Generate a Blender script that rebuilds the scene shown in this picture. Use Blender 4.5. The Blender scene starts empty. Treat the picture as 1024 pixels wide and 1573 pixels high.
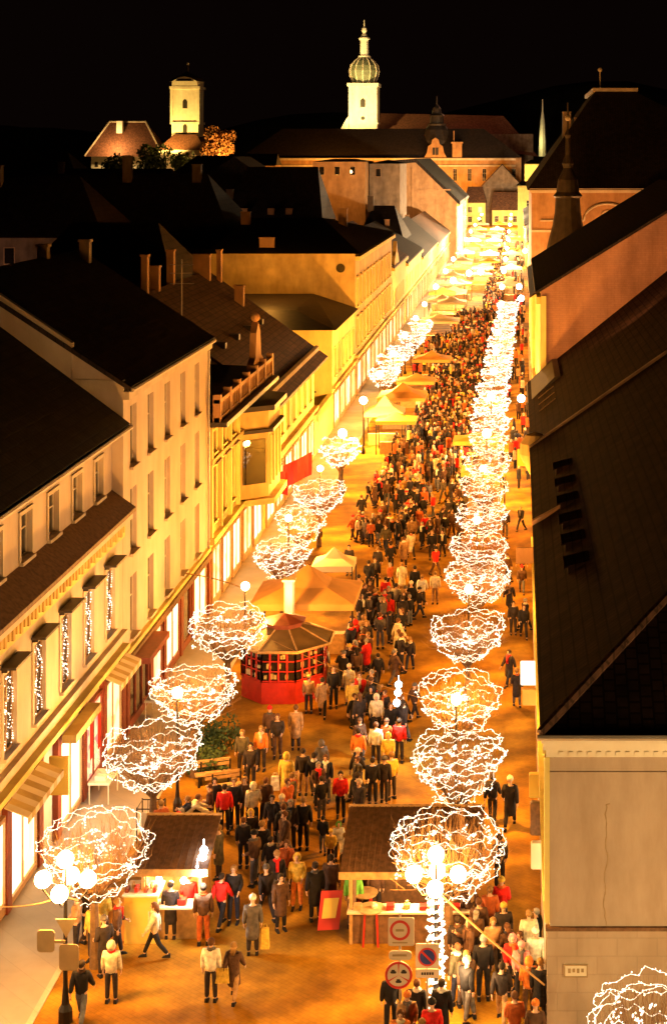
import bpy, bmesh, math, random
from mathutils import Vector, Matrix
R = random.Random(7)
PI = math.pi
sc = bpy.context.scene
COL = sc.collection
# ------------------------------------------------------------------ camera, sky, exposure
H = 24.0; F = 2400.0; VX, VY = 796.0, 240.0; IW, IH = 1024.0, 1573.0
cd = bpy.data.cameras.new('camera'); cam = bpy.data.objects.new('camera', cd); COL.objects.link(cam)
cam.location = (0, 0, H); cam.rotation_euler = (PI/2, 0, 0)
cd.sensor_fit = 'HORIZONTAL'; cd.sensor_width = 36; cd.lens = 36*F/IW
cd.shift_x = (IW/2-VX)/IW; cd.shift_y = -(IH/2-VY)/IW
cd.clip_start = 1; cd.clip_end = 5000
sc.camera = cam
w = bpy.data.worlds.new('World'); sc.world = w; w.use_nodes = True
bg = w.node_tree.nodes['Background']; bg.inputs[0].default_value = (1, .42, .3, 1); bg.inputs[1].default_value = .0009
sc.view_settings.view_transform = 'Standard'; sc.view_settings.look = 'None'
sc.view_settings.exposure = 1.25; sc.view_settings.gamma = 1
cy = sc.cycles
cy.use_denoising = True
cy.max_bounces = 4; cy.diffuse_bounces = 2; cy.glossy_bounces = 2; cy.transmission_bounces = 2
cy.sample_clamp_indirect = 3; cy.sample_clamp_direct = 0
cy.caustics_reflective = False; cy.caustics_refractive = False
cy.use_light_tree = True
SODIUM = (1, .40, .055); WARM = (1, .5, .12); WHITE = (1, .60, .24)

def gr(px, py): Y = F*H/(py-VY); return (px-VX)*Y/F, Y
def at(px, py, Y): return Vector(((px-VX)*Y/F, Y, H-(py-VY)*Y/F))
def Yx(px, X): return F*X/(px-VX)

# ------------------------------------------------------------------ materials
def mat(name, col, rough=.8, var=.25, scale=3., metal=0., bump=0., spec=.3, kind=None, col2=None, sc2=None, stain=0.):
    m = bpy.data.materials.new(name); m.use_nodes = True
    nt = m.node_tree; N = nt.nodes; L = nt.links; b = N['Principled BSDF']
    b.inputs['Roughness'].default_value = rough; b.inputs['Metallic'].default_value = metal
    b.inputs['Specular IOR Level'].default_value = spec
    geo = N.new('ShaderNodeNewGeometry')
    nz = N.new('ShaderNodeTexNoise'); nz.inputs['Scale'].default_value = scale; nz.inputs['Detail'].default_value = 5
    L.new(geo.outputs['Position'], nz.inputs['Vector'])
    mx = N.new('ShaderNodeMix'); mx.data_type = 'RGBA'
    c = Vector(col); d = Vector(col2) if col2 else c*(1-var)
    hi = c if col2 else c*(1+var*.5)
    mx.inputs[6].default_value = (*d, 1); mx.inputs[7].default_value = (*[min(1, k) for k in hi], 1)
    rp = N.new('ShaderNodeValToRGB'); rp.color_ramp.elements[0].position = .3; rp.color_ramp.elements[1].position = .7
    L.new(nz.outputs['Fac'], rp.inputs['Fac']); L.new(rp.outputs['Color'], mx.inputs[0])
    out = mx.outputs[2]; hgt = nz.outputs['Fac']
    if kind in ('tile', 'brick', 'pave', 'ashlar'):
        sx = N.new('ShaderNodeSeparateXYZ'); L.new(geo.outputs['Position'], sx.inputs[0])
        cb = N.new('ShaderNodeCombineXYZ')
        if kind == 'tile':
            L.new(sx.outputs['Y'], cb.inputs[0]); L.new(sx.outputs['X'], cb.inputs[1])
        elif kind in ('brick', 'ashlar'):
            ad = N.new('ShaderNodeMath'); L.new(sx.outputs['X'], ad.inputs[0]); L.new(sx.outputs['Y'], ad.inputs[1])
            L.new(ad.outputs[0], cb.inputs[0]); L.new(sx.outputs['Z'], cb.inputs[1])
        else:
            L.new(sx.outputs['X'], cb.inputs[0]); L.new(sx.outputs['Y'], cb.inputs[1])
        mp = N.new('ShaderNodeMapping'); L.new(cb.outputs[0], mp.inputs['Vector'])
        if kind == 'pave': mp.inputs['Rotation'].default_value = (0, 0, math.radians(38))
        bt = N.new('ShaderNodeTexBrick'); L.new(mp.outputs[0], bt.inputs['Vector'])
        bt.inputs['Scale'].default_value = 1
        bw, rh, ms = {'tile': (.3, .34, .03), 'brick': (.5, .16, .016), 'pave': (.30, .15, .010), 'ashlar': (1.1, .5, .02)}[kind]
        if sc2: bw *= sc2; rh *= sc2; ms *= sc2
        bt.inputs['Brick Width'].default_value = bw; bt.inputs['Row Height'].default_value = rh; bt.inputs['Mortar Size'].default_value = ms
        bt.inputs['Color1'].default_value = (1.12, 1.12, 1.12, 1); bt.inputs['Color2'].default_value = (.78, .78, .78, 1); bt.inputs['Mortar'].default_value = (.42, .42, .42, 1)
        m2 = N.new('ShaderNodeMix'); m2.data_type = 'RGBA'; m2.blend_type = 'MULTIPLY'; m2.inputs[0].default_value = {'ashlar': .2, 'pave': .32, 'brick': .25}.get(kind, 1)
        L.new(out, m2.inputs[6]); L.new(bt.outputs['Color'], m2.inputs[7]); out = m2.outputs[2]
        if kind == 'pave':
            wv = N.new('ShaderNodeTexWave'); wv.inputs['Scale'].default_value = .11; wv.inputs['Distortion'].default_value = 7; wv.inputs['Detail'].default_value = 3; wv.inputs['Detail Scale'].default_value = 1.4
            mp2 = N.new('ShaderNodeMapping'); mp2.inputs['Rotation'].default_value = (0, 0, math.radians(62)); L.new(geo.outputs['Position'], mp2.inputs['Vector']); L.new(mp2.outputs[0], wv.inputs['Vector'])
            r2 = N.new('ShaderNodeValToRGB'); r2.color_ramp.elements[0].color = (.55, .50, .46, 1); r2.color_ramp.elements[1].color = (1.2, 1.2, 1.15, 1)
            L.new(wv.outputs['Fac'], r2.inputs['Fac'])
            m3 = N.new('ShaderNodeMix'); m3.data_type = 'RGBA'; m3.blend_type = 'MULTIPLY'; m3.inputs[0].default_value = .8
            L.new(out, m3.inputs[6]); L.new(r2.outputs['Color'], m3.inputs[7]); out = m3.outputs[2]
        bp = N.new('ShaderNodeBump'); bp.inputs['Strength'].default_value = .35; bp.inputs['Distance'].default_value = .03; bp.invert = True
        L.new(bt.outputs['Fac'], bp.inputs['Height']); L.new(bp.outputs[0], b.inputs['Normal'])
    elif bump:
        bp = N.new('ShaderNodeBump'); bp.inputs['Strength'].default_value = bump; bp.inputs['Distance'].default_value = .05
        L.new(hgt, bp.inputs['Height']); L.new(bp.outputs[0], b.inputs['Normal'])
    if stain:
        ns = N.new('ShaderNodeTexNoise'); ns.inputs['Scale'].default_value = .5; ns.inputs['Detail'].default_value = 8; ns.inputs['Roughness'].default_value = .65
        mp3 = N.new('ShaderNodeMapping'); mp3.inputs['Scale'].default_value = (1.3, 1.3, .35); L.new(geo.outputs['Position'], mp3.inputs['Vector']); L.new(mp3.outputs[0], ns.inputs['Vector'])
        r3 = N.new('ShaderNodeValToRGB'); r3.color_ramp.elements[0].position = .35; r3.color_ramp.elements[1].position = .6
        k = 1-stain; r3.color_ramp.elements[0].color = (k, k*.95, k*.9, 1); r3.color_ramp.elements[1].color = (1, 1, 1, 1)
        L.new(ns.outputs['Fac'], r3.inputs['Fac'])
        m4 = N.new('ShaderNodeMix'); m4.data_type = 'RGBA'; m4.blend_type = 'MULTIPLY'; m4.inputs[0].default_value = 1
        L.new(out, m4.inputs[6]); L.new(r3.outputs['Color'], m4.inputs[7]); out = m4.outputs[2]
    L.new(out, b.inputs['Base Color'])
    return m

def emat(name, col, st, sample=False, col2=None, scale=2., stripes=False):
    m = bpy.data.materials.new(name); m.use_nodes = True
    nt = m.node_tree; N = nt.nodes; L = nt.links; b = N['Principled BSDF']
    b.inputs['Base Color'].default_value = (.3, .3, .3, 1); b.inputs['Roughness'].default_value = .3
    b.inputs['Emission Strength'].default_value = st; b.inputs['Emission Color'].default_value = (*col, 1)
    if col2:
        geo = N.new('ShaderNodeNewGeometry'); mp = N.new('ShaderNodeMapping'); L.new(geo.outputs['Position'], mp.inputs['Vector'])
        mp.inputs['Scale'].default_value = (1, 1, .5 if stripes else 1)
        nz = N.new('ShaderNodeTexVoronoi'); nz.inputs['Scale'].default_value = scale; L.new(mp.outputs[0], nz.inputs['Vector'])
        rp = N.new('ShaderNodeValToRGB'); e = rp.color_ramp.elements; e[0].position = .25; e[0].color = (*col, 1); e[1].position = .75; e[1].color = (*col2, 1)
        sp = N.new('ShaderNodeSeparateColor'); L.new(nz.outputs['Color'], sp.inputs[0])
        L.new(sp.outputs[0], rp.inputs['Fac']); L.new(rp.outputs['Color'], b.inputs['Emission Color'])
    m.cycles.emission_sampling = 'FRONT_BACK' if sample else 'NONE'
    return m

M = {}
M['pave'] = mat('brick_paving', (.38, .185, .014), .85, .35, .9, kind='pave', stain=.38, spec=.12)
M['slab'] = mat('stone_slabs', (.29, .24, .19), .6, .2, .8, kind='ashlar')
M['earth'] = mat('dark_ground', (.05, .05, .04), .9, .3, .2)
M['hill'] = mat('wooded_slope', (.035, .04, .02), 1, .5, .05, bump=.5)
M['cream'] = mat('cream_render', (.66, .55, .42), .85, .12, .7, stain=.22)
M['pink'] = mat('pale_pink_render', (.64, .52, .42), .85, .1, .7, stain=.15)
M['yellow'] = mat('yellow_render', (.76, .64, .22), .85, .12, .8, stain=.2)
M['ochre'] = mat('ochre_render', (.62, .44, .16), .85, .2, .9, stain=.3)
M['orange'] = mat('orange_render', (.48, .27, .13), .85, .2, .9, stain=.3)
M['brickw'] = mat('bare_firewall', (.50, .27, .17), .9, .15, .5, kind='brick', stain=.3)
M['grey'] = mat('grey_beige_render', (.46, .37, .30), .85, .08, .8, stain=.25)
M['greyr'] = mat('rusticated_stone', (.46, .37, .29), .85, .12, .8, kind='ashlar', stain=.2)
M['dwall'] = mat('shabby_wall', (.28, .2, .14), .9, .3, .8, stain=.4)
M['white'] = mat('white_stone', (.74, .70, .60), .8, .1, .8, stain=.1)
M['tileb'] = mat('brown_tiles', (.13, .062, .038), .75, .5, 1.6, kind='tile')
M['tilem'] = mat('dark_brown_tiles', (.030, .016, .011), .95, .5, 1.2, kind='tile', spec=.02)
M['tiled'] = mat('black_tiles', (.035, .022, .018), .8, .5, 1.6, kind='tile')
M['tiler'] = mat('red_tiles', (.2, .08, .045), .8, .4, 1.6, kind='tile')
M['slate'] = mat('dark_sheet', (.045, .035, .032), .55, .4, 1.5)
M['cup'] = mat('dark_cupola_sheet', (.05, .035, .025), .6, .4, 1)
M['kroof'] = mat('weathered_kiosk_roof', (.20, .12, .04), .6, .5, 1.2)
M['copper'] = mat('tarnished_copper', (.12, .13, .08), .55, .4, .8)
M['metal'] = mat('dark_metal', (.03, .025, .02), .4, .2, 4, metal=.6)
M['zinc'] = mat('zinc_gutter', (.42, .38, .34), .45, .15, 2, metal=.5)
M['frame'] = mat('window_frame_paint', (.42, .26, .14), .5, .15, 5)
M['wframe'] = mat('white_frame_paint', (.68, .6, .48), .5, .1, 5)
M['rframe'] = mat('red_brown_paint', (.22, .05, .025), .45, .25, 4)
M['red'] = mat('red_paint', (.5, .03, .02), .45, .2, 4)
M['redcloth'] = mat('red_cloth', (.75, .02, .02), .7, .15, 4)
M['wood'] = mat('old_wood', (.17, .09, .045), .7, .4, 6, bump=.2)
M['lwood'] = mat('light_wood', (.5, .3, .12), .6, .3, 6)
M['canvas'] = mat('cream_canvas', (.74, .62, .42), .8, .12, 1.2)
M['ocanvas'] = mat('orange_canvas', (.68, .34, .1), .8, .15, 1.2)
M['ycanvas'] = mat('yellow_canvas', (.78, .52, .1), .8, .15, 1.2)
M['bark'] = mat('bark', (.14, .085, .045), .9, .4, 8, bump=.3)
M['twig'] = mat('twig', (.30, .17, .08), .85, .3, 6)
M['leaf'] = mat('shrub_leaf', (.06, .10, .03), .7, .5, 5)
M['oleaf'] = mat('autumn_leaf', (.42, .2, .06), .7, .5, 2)
M['skin'] = mat('skin', (.62, .38, .26), .6, .08, 8)
M['sback'] = mat('sign_back', (.35, .25, .13), .5, .15, 3)
M['swhite'] = mat('sign_face', (.62, .52, .42), .5, .05, 3)
M['sred'] = mat('sign_red', (.55, .04, .03), .5, .05, 3)
M['sblue'] = mat('sign_blue', (.03, .05, .25), .5, .05, 3)
M['sblack'] = mat('sign_black', (.03, .025, .02), .5, .05, 3)
g = mat('window_glass', (.02, .015, .012), .015, .1, 2, spec=1.0); M['glass'] = g
M['globe'] = emat('lamp_globe', (1, .80, .38), 12)
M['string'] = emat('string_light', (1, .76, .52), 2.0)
M['shop'] = emat('lit_shop_white', (1, .80, .48), 1.5, True, (1, .58, .2), 1.4, True)
M['shopc'] = emat('lit_shop_colourful', (1, .62, .28), .8, True, (.8, .12, .12), 3.5)
M['shopo'] = emat('lit_shop_amber', (1, .55, .12), .7, True, (1, .85, .4), 1.6)
M['lit'] = emat('lit_window', (1, .45, .12), .4)
M['cold'] = emat('cold_lamp', (.92, .95, 1), 9)
M['lbox'] = emat('sign_light_box', (1, .9, .75), .6)
M['violet'] = emat('violet_lamp', (.6, .3, 1), .8)

# ------------------------------------------------------------------ mesh helpers
ORG = {}
class MB:
    def __init__(s): s.v = []; s.f = []; s.mi = []; s.cur = 0
    def add(s, vs, fs):
        k = len(s.v); s.v += [Vector(p) for p in vs]; s.f += [[i+k for i in f] for f in fs]; s.mi += [s.cur]*len(fs); return s
    def box(s, x0, y0, z0, x1, y1, z1):
        return s.add([(x0,y0,z0),(x1,y0,z0),(x1,y1,z0),(x0,y1,z0),(x0,y0,z1),(x1,y0,z1),(x1,y1,z1),(x0,y1,z1)],
                     [(0,3,2,1),(4,5,6,7),(0,1,5,4),(1,2,6,5),(2,3,7,6),(3,0,4,7)])
    def hexa(s, b, t):
        return s.add(list(b)+list(t), [(0,3,2,1),(4,5,6,7),(0,1,5,4),(1,2,6,5),(2,3,7,6),(3,0,4,7)])
    def lbox(s, fr, u0, u1, v0, v1, n0, n1):
        P = [fr(u,v,n) for v in (v0,v1) for (u,n) in ((u0,n0),(u1,n0),(u1,n1),(u0,n1))]
        return s.hexa(P[:4], P[4:])
    def prism(s, poly, axis, a, b):      # poly in the plane perpendicular to axis ('y': (x,z); 'x': (y,z); 'z': (x,y))
        def P(p, t): return (p[0], t, p[1]) if axis == 'y' else (t, p[0], p[1]) if axis == 'x' else (p[0], p[1], t)
        n = len(poly)
        return s.add([P(p, a) for p in poly]+[P(p, b) for p in poly],
                     [tuple(range(n)), tuple(range(2*n-1, n-1, -1))]+[(i, (i+1)%n, n+(i+1)%n, n+i) for i in range(n)])
    def tube(s, pts, r, n=6, cap=True):
        pts = [Vector(p) for p in pts]; rings = []
        for i, p in enumerate(pts):
            d = (pts[min(i+1, len(pts)-1)]-pts[max(i-1, 0)])
            if d.length < 1e-6: d = Vector((0,0,1))
            d.normalize(); a = d.cross(Vector((0,0,1)) if abs(d.z) < .9 else Vector((1,0,0))).normalized(); b = d.cross(a)
            rr = r[i] if isinstance(r, (list, tuple)) else r
            rings.append([p+a*rr*math.cos(2*PI*k/n)+b*rr*math.sin(2*PI*k/n) for k in range(n)])
        fs = []
        for i in range(len(pts)-1):
            for k in range(n): fs.append((i*n+k, i*n+(k+1)%n, (i+1)*n+(k+1)%n, (i+1)*n+k))
        if cap: fs.append(tuple(range(n))); fs.append(tuple(range(len(pts)*n-1, (len(pts)-1)*n-1, -1)))
        return s.add([q for rg in rings for q in rg], fs)
    def lathe(s, c, prof, n=12, sx=1, sy=1, ph=0):
        c = Vector(c); vs = []; fs = []
        for (r, z) in prof:
            for k in range(n): a = 2*PI*k/n+ph; vs.append(c+Vector((r*sx*math.cos(a), r*sy*math.sin(a), z)))
        for i in range(len(prof)-1):
            for k in range(n): fs.append((i*n+k, i*n+(k+1)%n, (i+1)*n+(k+1)%n, (i+1)*n+k))
        fs.append(tuple(range(n-1, -1, -1))); fs.append(tuple(range((len(prof)-1)*n, len(prof)*n)))
        return s.add(vs, fs)
    def ball(s, c, r, n=8, m=6, sx=1, sy=1, sz=1):
        pr = [(r*math.sin(PI*i/m)+1e-4, -r*sz*math.cos(PI*i/m)) for i in range(m+1)]
        return s.lathe(c, pr, n, sx, sy)
    def octa(s, c, r):
        x, y, z = c
        return s.add([(x+r,y,z),(x,y+r,z),(x-r,y,z),(x,y-r,z),(x,y,z+r),(x,y,z-r)], [(0,1,4),(1,2,4),(2,3,4),(3,0,4),(1,0,5),(2,1,5),(3,2,5),(0,3,5)])
    def mesh(s, name, mats, org=(0,0,0), smooth=False):
        me = bpy.data.meshes.new(name); o = Vector(org)
        me.from_pydata([v-o for v in s.v], [], s.f); me.update()
        for m in (mats if isinstance(mats, (list, tuple)) else [mats]): me.materials.append(m)
        for p, i in zip(me.polygons, s.mi): p.material_index = i; p.use_smooth = smooth
        bm = bmesh.new(); bm.from_mesh(me); bmesh.ops.recalc_face_normals(bm, faces=bm.faces[:]); bm.to_mesh(me); bm.free()
        return me
    def build(s, name, mats, parent=None, smooth=False, org=None):
        if parent is not None: o = ORG[parent.name]
        elif org is not None: o = Vector(org)
        else:
            xs = [v.x for v in s.v]; ys = [v.y for v in s.v]; zs = [v.z for v in s.v]
            o = Vector(((min(xs)+max(xs))/2, (min(ys)+max(ys))/2, min(zs)))
        ob = bpy.data.objects.new(name, s.mesh(name, mats, o, smooth)); COL.objects.link(ob)
        if parent is not None: ob.parent = parent
        else: ob.location = o
        ORG[ob.name] = Vector(o)
        return ob
def tag(o, label=None, cat=None, group=None, kind=None):
    if label: o['label'] = label
    if cat: o['category'] = cat
    if group: o['group'] = group
    if kind: o['kind'] = kind
    return o
def thing(name, loc, label, cat, group=None):
    o = bpy.data.objects.new(name, None); COL.objects.link(o); o.location = loc; ORG[o.name] = Vector(loc); o.empty_display_size = .3
    return tag(o, label, cat, group)
def copy_tree(o, parent=None):
    kids = [c for c in o.children]
    c = o.copy(); COL.objects.link(c)
    if parent is not None: c.parent = parent
    for ch in kids: copy_tree(ch, c)
    return c
def light(name, loc, power, col=SODIUM, r=.12, parent=None, spot=None, aim=None):
    ld = bpy.data.lights.new(name, 'SPOT' if spot else 'POINT'); ld.energy = power; ld.color = col; ld.shadow_soft_size = r
    if spot: ld.spot_size = math.radians(spot); ld.spot_blend = .6
    o = bpy.data.objects.new(name, ld); COL.objects.link(o); o.location = loc
    if aim is not None: o.rotation_euler = (Vector(aim)-Vector(loc)).to_track_quat('-Z', 'Y').to_euler()
    if parent is not None: o.parent = parent; o.location = Vector(loc)-ORG[parent.name]
    return o
def fr_left(X):  return lambda u, v, n: Vector((X+n, u, v))      # faces +X, u runs along Y
def fr_right(X): return lambda u, v, n: Vector((X-n, u, v))      # faces -X
def fr_front(Y): return lambda u, v, n: Vector((u, Y-n, v))      # faces the camera

def wall(mb, fr, u0, u1, v0, v1, holes=(), rec=.22):
    us = sorted(set([u0, u1]+[h[0] for h in holes]+[h[1] for h in holes])); vs = sorted(set([v0, v1]+[h[2] for h in holes]+[h[3] for h in holes]))
    us = [u for u in us if u0 <= u <= u1]; vs = [v for v in vs if v0 <= v <= v1]
    for i in range(len(us)-1):
        for j in range(len(vs)-1):
            a, b, c, d = us[i], us[i+1], vs[j], vs[j+1]; mu, mv = (a+b)/2, (c+d)/2
            if any(h[0] < mu < h[1] and h[2] < mv < h[3] for h in holes): continue
            mb.add([fr(a,c,0), fr(b,c,0), fr(b,d,0), fr(a,d,0)], [(0,1,2,3)])
    for (a, b, c, d) in holes:
        p = [fr(a,c,0), fr(b,c,0), fr(b,d,0), fr(a,d,0)]; q = [fr(a,c,-rec), fr(b,c,-rec), fr(b,d,-rec), fr(a,d,-rec)]
        mb.add(p+q, [(0,1,5,4),(1,2,6,5),(2,3,7,6),(3,0,4,7)])
def window(par, fr, a, b, c, d, rec=.22, fm='frame', gm='glass', hood=0, sill=True, hm='slate', surround=None, mull=1, bars=2, label=None):
    m = MB(); t = .055; n0, n1 = -rec, -rec+.06
    m.lbox(fr, a, a+t, c, d, n0, n1); m.lbox(fr, b-t, b, c, d, n0, n1)
    m.lbox(fr, a+t, b-t, c, c+t, n0, n1); m.lbox(fr, a+t, b-t, d-t, d, n0, n1)
    for i in range(mull): u = a+(b-a)*(i+1)/(mull+1); m.lbox(fr, u-t*.45, u+t*.45, c+t, d-t, n0, n1-.01)
    for i in range(bars-1):
        v = c+(d-c)*(.62 if bars == 2 else (i+1)/bars); m.lbox(fr, a+t, b-t, v-t*.4, v+t*.4, n0, n1-.015)
    w = m.build('window', M[fm], par)
    if label: w['label'] = label
    p = MB(); p.lbox(fr, a+.02, b-.02, c+.02, d-.02, n0-.04, n0+.012); p.build('pane', M[gm], w)
    if hood: h = MB(); h.lbox(fr, a-.22, b+.22, d+.26, d+.34, .003, hood); h.lbox(fr, a-.12, b+.12, d+.15, d+.26, .003, hood*.4); h.build('window_hood', M[hm], w)
    if sill: h = MB(); h.lbox(fr, a-.1, b+.1, c-.12, c-.005, .003, .16); h.build('sill', M[surround or 'cream'], w)
    if surround:
        h = MB(); h.lbox(fr, a-.16, a-.003, c, d+.14, .002, .06); h.lbox(fr, b+.003, b+.16, c, d+.14, .002, .06); h.lbox(fr, a-.003, b+.003, d+.003, d+.14, .002, .06); h.build('surround', M[surround], w)
    return w
def reflection_beads(w, fr, a, b, c, d, n, seed):  # glowing beads imitating tree lights reflected in the panes
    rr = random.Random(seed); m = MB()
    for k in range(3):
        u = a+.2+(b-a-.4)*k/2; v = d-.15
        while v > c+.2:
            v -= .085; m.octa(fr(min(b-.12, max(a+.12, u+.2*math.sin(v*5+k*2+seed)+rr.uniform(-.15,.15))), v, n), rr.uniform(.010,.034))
    return m.build('reflection_beads', M['string'], w)
def band(par, name, m, fr, u0, u1, v0, v1, n0, n1):
    mb = MB(); mb.lbox(fr, u0, u1, v0, v1, n0, n1); return mb.build(name, M[m], par)
# ------------------------------------------------------------------ ground, hill
def sheet(name, m, x0, x1, y0, y1, z, kind='structure'):
    mb = MB(); mb.add([(x0,y0,z),(x1,y0,z),(x1,y1,z),(x0,y1,z)], [(0,1,2,3)])
    return tag(mb.build(name, M[m], org=(0,0,0)), kind=kind)
sheet('ground', 'earth', -900, 900, -60, 1400, -.02)
sheet('street', 'pave', -30, 24, 20, 560, -.004)
mb = MB(); mb.box(-16.3, 20, -.1, -13.6, 540, .03); tag(mb.build('pavement', M['slab'], org=(0,0,0)), kind='structure')
mb = MB(); mb.box(-.55, 20, -.1, 1.2, 540, .03); tag(mb.build('pavement', M['pave'], org=(0,0,0)), kind='structure')
mb = MB(); mb.box(-13.6, 20, -.1, -13.42, 540, .035); tag(mb.build('kerb', M['greyr'], org=(0,0,0)), kind='structure')
hr = random.Random(3)
def hz(x, y):
    t = max(0, min(1, (y-600)/260)); s = t*t*(3-2*t)
    return 12*max(0, min(1, (y-560)/60)) + s*(34+14*math.sin(x*.011+1)+6*math.sin(x*.037)) - .02
nx, ny = 60, 26; vs = []; fs = []
for j in range(ny+1):
    for i in range(nx+1):
        x = -600+i*20; y = 560+j*24; vs.append((x, y, hz(x, y)+(hr.uniform(-1,1)*1.2 if y > 700 else 0)))
for j in range(ny):
    for i in range(nx): a = j*(nx+1)+i; fs.append((a, a+1, a+nx+2, a+nx+1))
mb = MB(); mb.add(vs, fs); tag(mb.build('hill', M['hill'], org=(0,0,0)), kind='structure')

# ------------------------------------------------------------------ houses
def house(name, label, Y0, Y1, xe, ze, xr, zr, xb, zb, wm, rm, cat='house', over=.35, gm=None, holes=(), nearz=0, th=.2, roof_over_y=.15):
    """side walls, gables, back wall, facade with holes, two roof slopes; eave at xe, ridge xr, back xb."""
    L = xe < xr and -1 or 1          # +1: left-hand building, facade faces +X
    t = thing(name, ((xe+xb)/2, (Y0+Y1)/2, 0), label, cat)
    fr = fr_left(xe) if L > 0 else fr_right(xe)
    mb = MB(); wall(mb, fr, Y0, Y1, 0, ze, holes)
    mb.build('facade', M[wm], t)
    mb = MB()
    for y in (Y0+.002, Y1-.002): mb.add([(xe,y,0),(xe,y,ze),(xr,y,zr-.02),(xb,y,zb),(xb,y,0)], [(0,1,2,3,4)])
    mb.add([(xb,Y0,0),(xb,Y1,0),(xb,Y1,zb),(xb,Y0,zb)], [(0,1,2,3)])
    mb.build('wall', M[gm or wm], t)
    s = (zr-ze)/(abs(xr-xe)); xo = xe+L*over; zo = ze-over*s
    s2 = (zr-zb)/max(.01, abs(xb-xr)); xo2 = xb-L*over; zo2 = zb-over*s2
    mb = MB(); mb.prism([(xo, zo+.03), (xr, zr+.03), (xo2, zo2+.03), (xo2, zo2+.03+th), (xr, zr+.03+th), (xo, zo+.03+th)], 'y', Y0-roof_over_y, Y1+roof_over_y)
    rf = mb.build('roof', M[rm], t)
    return t, fr, rf
def gutter(t, fr, Y0, Y1, z, n=.45, m='zinc'):
    mb = MB(); a = fr(Y0, z, n); b = fr(Y1, z, n); mb.tube([a, b], .09, 6); return mb.build('gutter', M[m], t)
def downpipe(t, fr, Y, z0, z1, m='zinc'):
    mb = MB(); mb.tube([fr(Y, z0, .12), fr(Y, z1, .12)], .06, 6); return mb.build('downpipe', M[m], t)
def chimney(par, x, y, z0, z1, w=.6, d=.5, m='orange'):
    mb = MB(); mb.box(x-w/2, y-d/2, z0, x+w/2, y+d/2, z1); mb.box(x-w/2-.06, y-d/2-.06, z1+.003, x+w/2+.06, y+d/2+.06, z1+.14)
    return mb.build('chimney', M[m], par)
def shopfront(t, fr, a, b, z0=.45, z1=3.3, gm='shop', fm='frame', n=.0, door=None):
    m = MB(); f = .1
    m.lbox(fr, a, a+f, 0.1, z1, n+.004, n+.14); m.lbox(fr, b-f, b, .1, z1, n+.004, n+.14); m.lbox(fr, a+f, b-f, z1-.15, z1, n+.004, n+.14); m.lbox(fr, a+f, b-f, .1, z0, n+.004, n+.14)
    k = max(1, round((b-a)/1.3))
    for i in range(1, k): u = a+(b-a)*i/k; m.lbox(fr, u-.035, u+.035, z0, z1-.15, n+.004, n+.12)
    w = m.build('shop_window', M[fm], t)
    p = MB(); p.lbox(fr, a+f, b-f, z0, z1-.15, n+.004, n+.06); p.build('pane', M[gm], w)
    return w
def awning(t, fr, a, b, z, out=1.1, drop=.45, m='canvas', m2='wood', n=0.02):
    mb = MB(); k = max(3, int((b-a)/.35)); 
    for i in range(k):
        u0, u1 = a+(b-a)*i/k, a+(b-a)*(i+1)/k; mb.cur = i % 2
        P = [fr(u0, z, n), fr(u1, z, n), fr(u1, z-drop, n+out), fr(u0, z-drop, n+out)]; Q = [p-Vector((0,0,.03)) for p in P]; mb.hexa(Q, P)
        mb.lbox(fr, u0, u1, z-drop-.22, z-drop-.03, n+out-.02, n+out)
    return mb.build('awning', [M[m], M[m2]], t)

# --- left house 1: cream, three storeys, hooded windows
XL = -16.3
w2 = [(y-.62, y+.62, 4.95, 7.55) for y in (43.9, 46.95, 50.0, 53.1, 56.2, 59.25, 62.3)]
w3 = [(y-.6, y+.6, 10.35, 11.9) for y in (43.9, 46.95, 50.0, 53.1, 56.2, 59.25, 62.3)]
t, fr, rf = house('corner_house', 'cream three storey house at the left edge with dark hoods over its tall windows', 40, 64.4, XL, 9.45, -22.5, 9.6, -30, 9.6, 'cream', 'tiled', over=-.6, holes=w2)
tag(t); bpy.data.objects.remove(rf)
for i, h in enumerate(w2): reflection_beads(window(t, fr, *h, rec=.13, hood=.5, surround='cream'), fr, *h, -.04, i)
fu = fr_left(-16.75); mb = MB(); wall(mb, fu, 40, 64.4, 9.4, 12.75, w3, .2); mb.add([(-16.75,40,9.4),(-30,40,9.4),(-30,40,12.8),(-22.5,40,17.4),(-16.75,40,12.8)], [(0,1,2,3,4)])
mb.add([(-16.75,64.4,9.4),(-30,64.4,9.4),(-30,64.4,12.8),(-22.5,64.4,17.4),(-16.75,64.4,12.8)], [(0,1,2,3,4)]); mb.build('upper_wall', M['pink'], t)
for h in w3: window(t, fu, *h, rec=.2, surround='cream', fm='wframe')
mb = MB(); mb.prism([(-16.0, 12.75), (-22.5, 17.6), (-30.5, 12.3), (-30.5, 12.55), (-22.5, 17.85), (-16.0, 13.0)], 'y', 39.8, 64.38); mb.build('roof', M['tiled'], t)
gutter(t, fr_left(-16), 40, 64.4, 12.85, .06, 'cream')
mb = MB(); mb.prism([(-16.74, 10.25), (-15.75, 9.55), (-15.75, 9.4), (-16.74, 9.4)], 'y', 40, 64.38); mb.build('cornice_roof', M['wood'], t)
band(t, 'cornice', 'cream', fr, 40, 64.38, 9.1, 9.39, .003, .42); band(t, 'frieze', 'yellow', fr, 40, 64.38, 8.35, 9.09, .003, .1)
mb = MB()
for i in range(60): u = 40.3+i*.4; mb.lbox(fr, u, u+.2, 8.5+.1*(i % 2), 8.95, .103, .18)
mb.build('frieze_ornament', M['ochre'], t)
band(t, 'string_course', 'cream', fr, 40, 64.38, 4.3, 4.52, .003, .22); band(t, 'string_course', 'yellow', fr, 40, 64.38, 3.75, 3.95, .003, .3)
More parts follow.
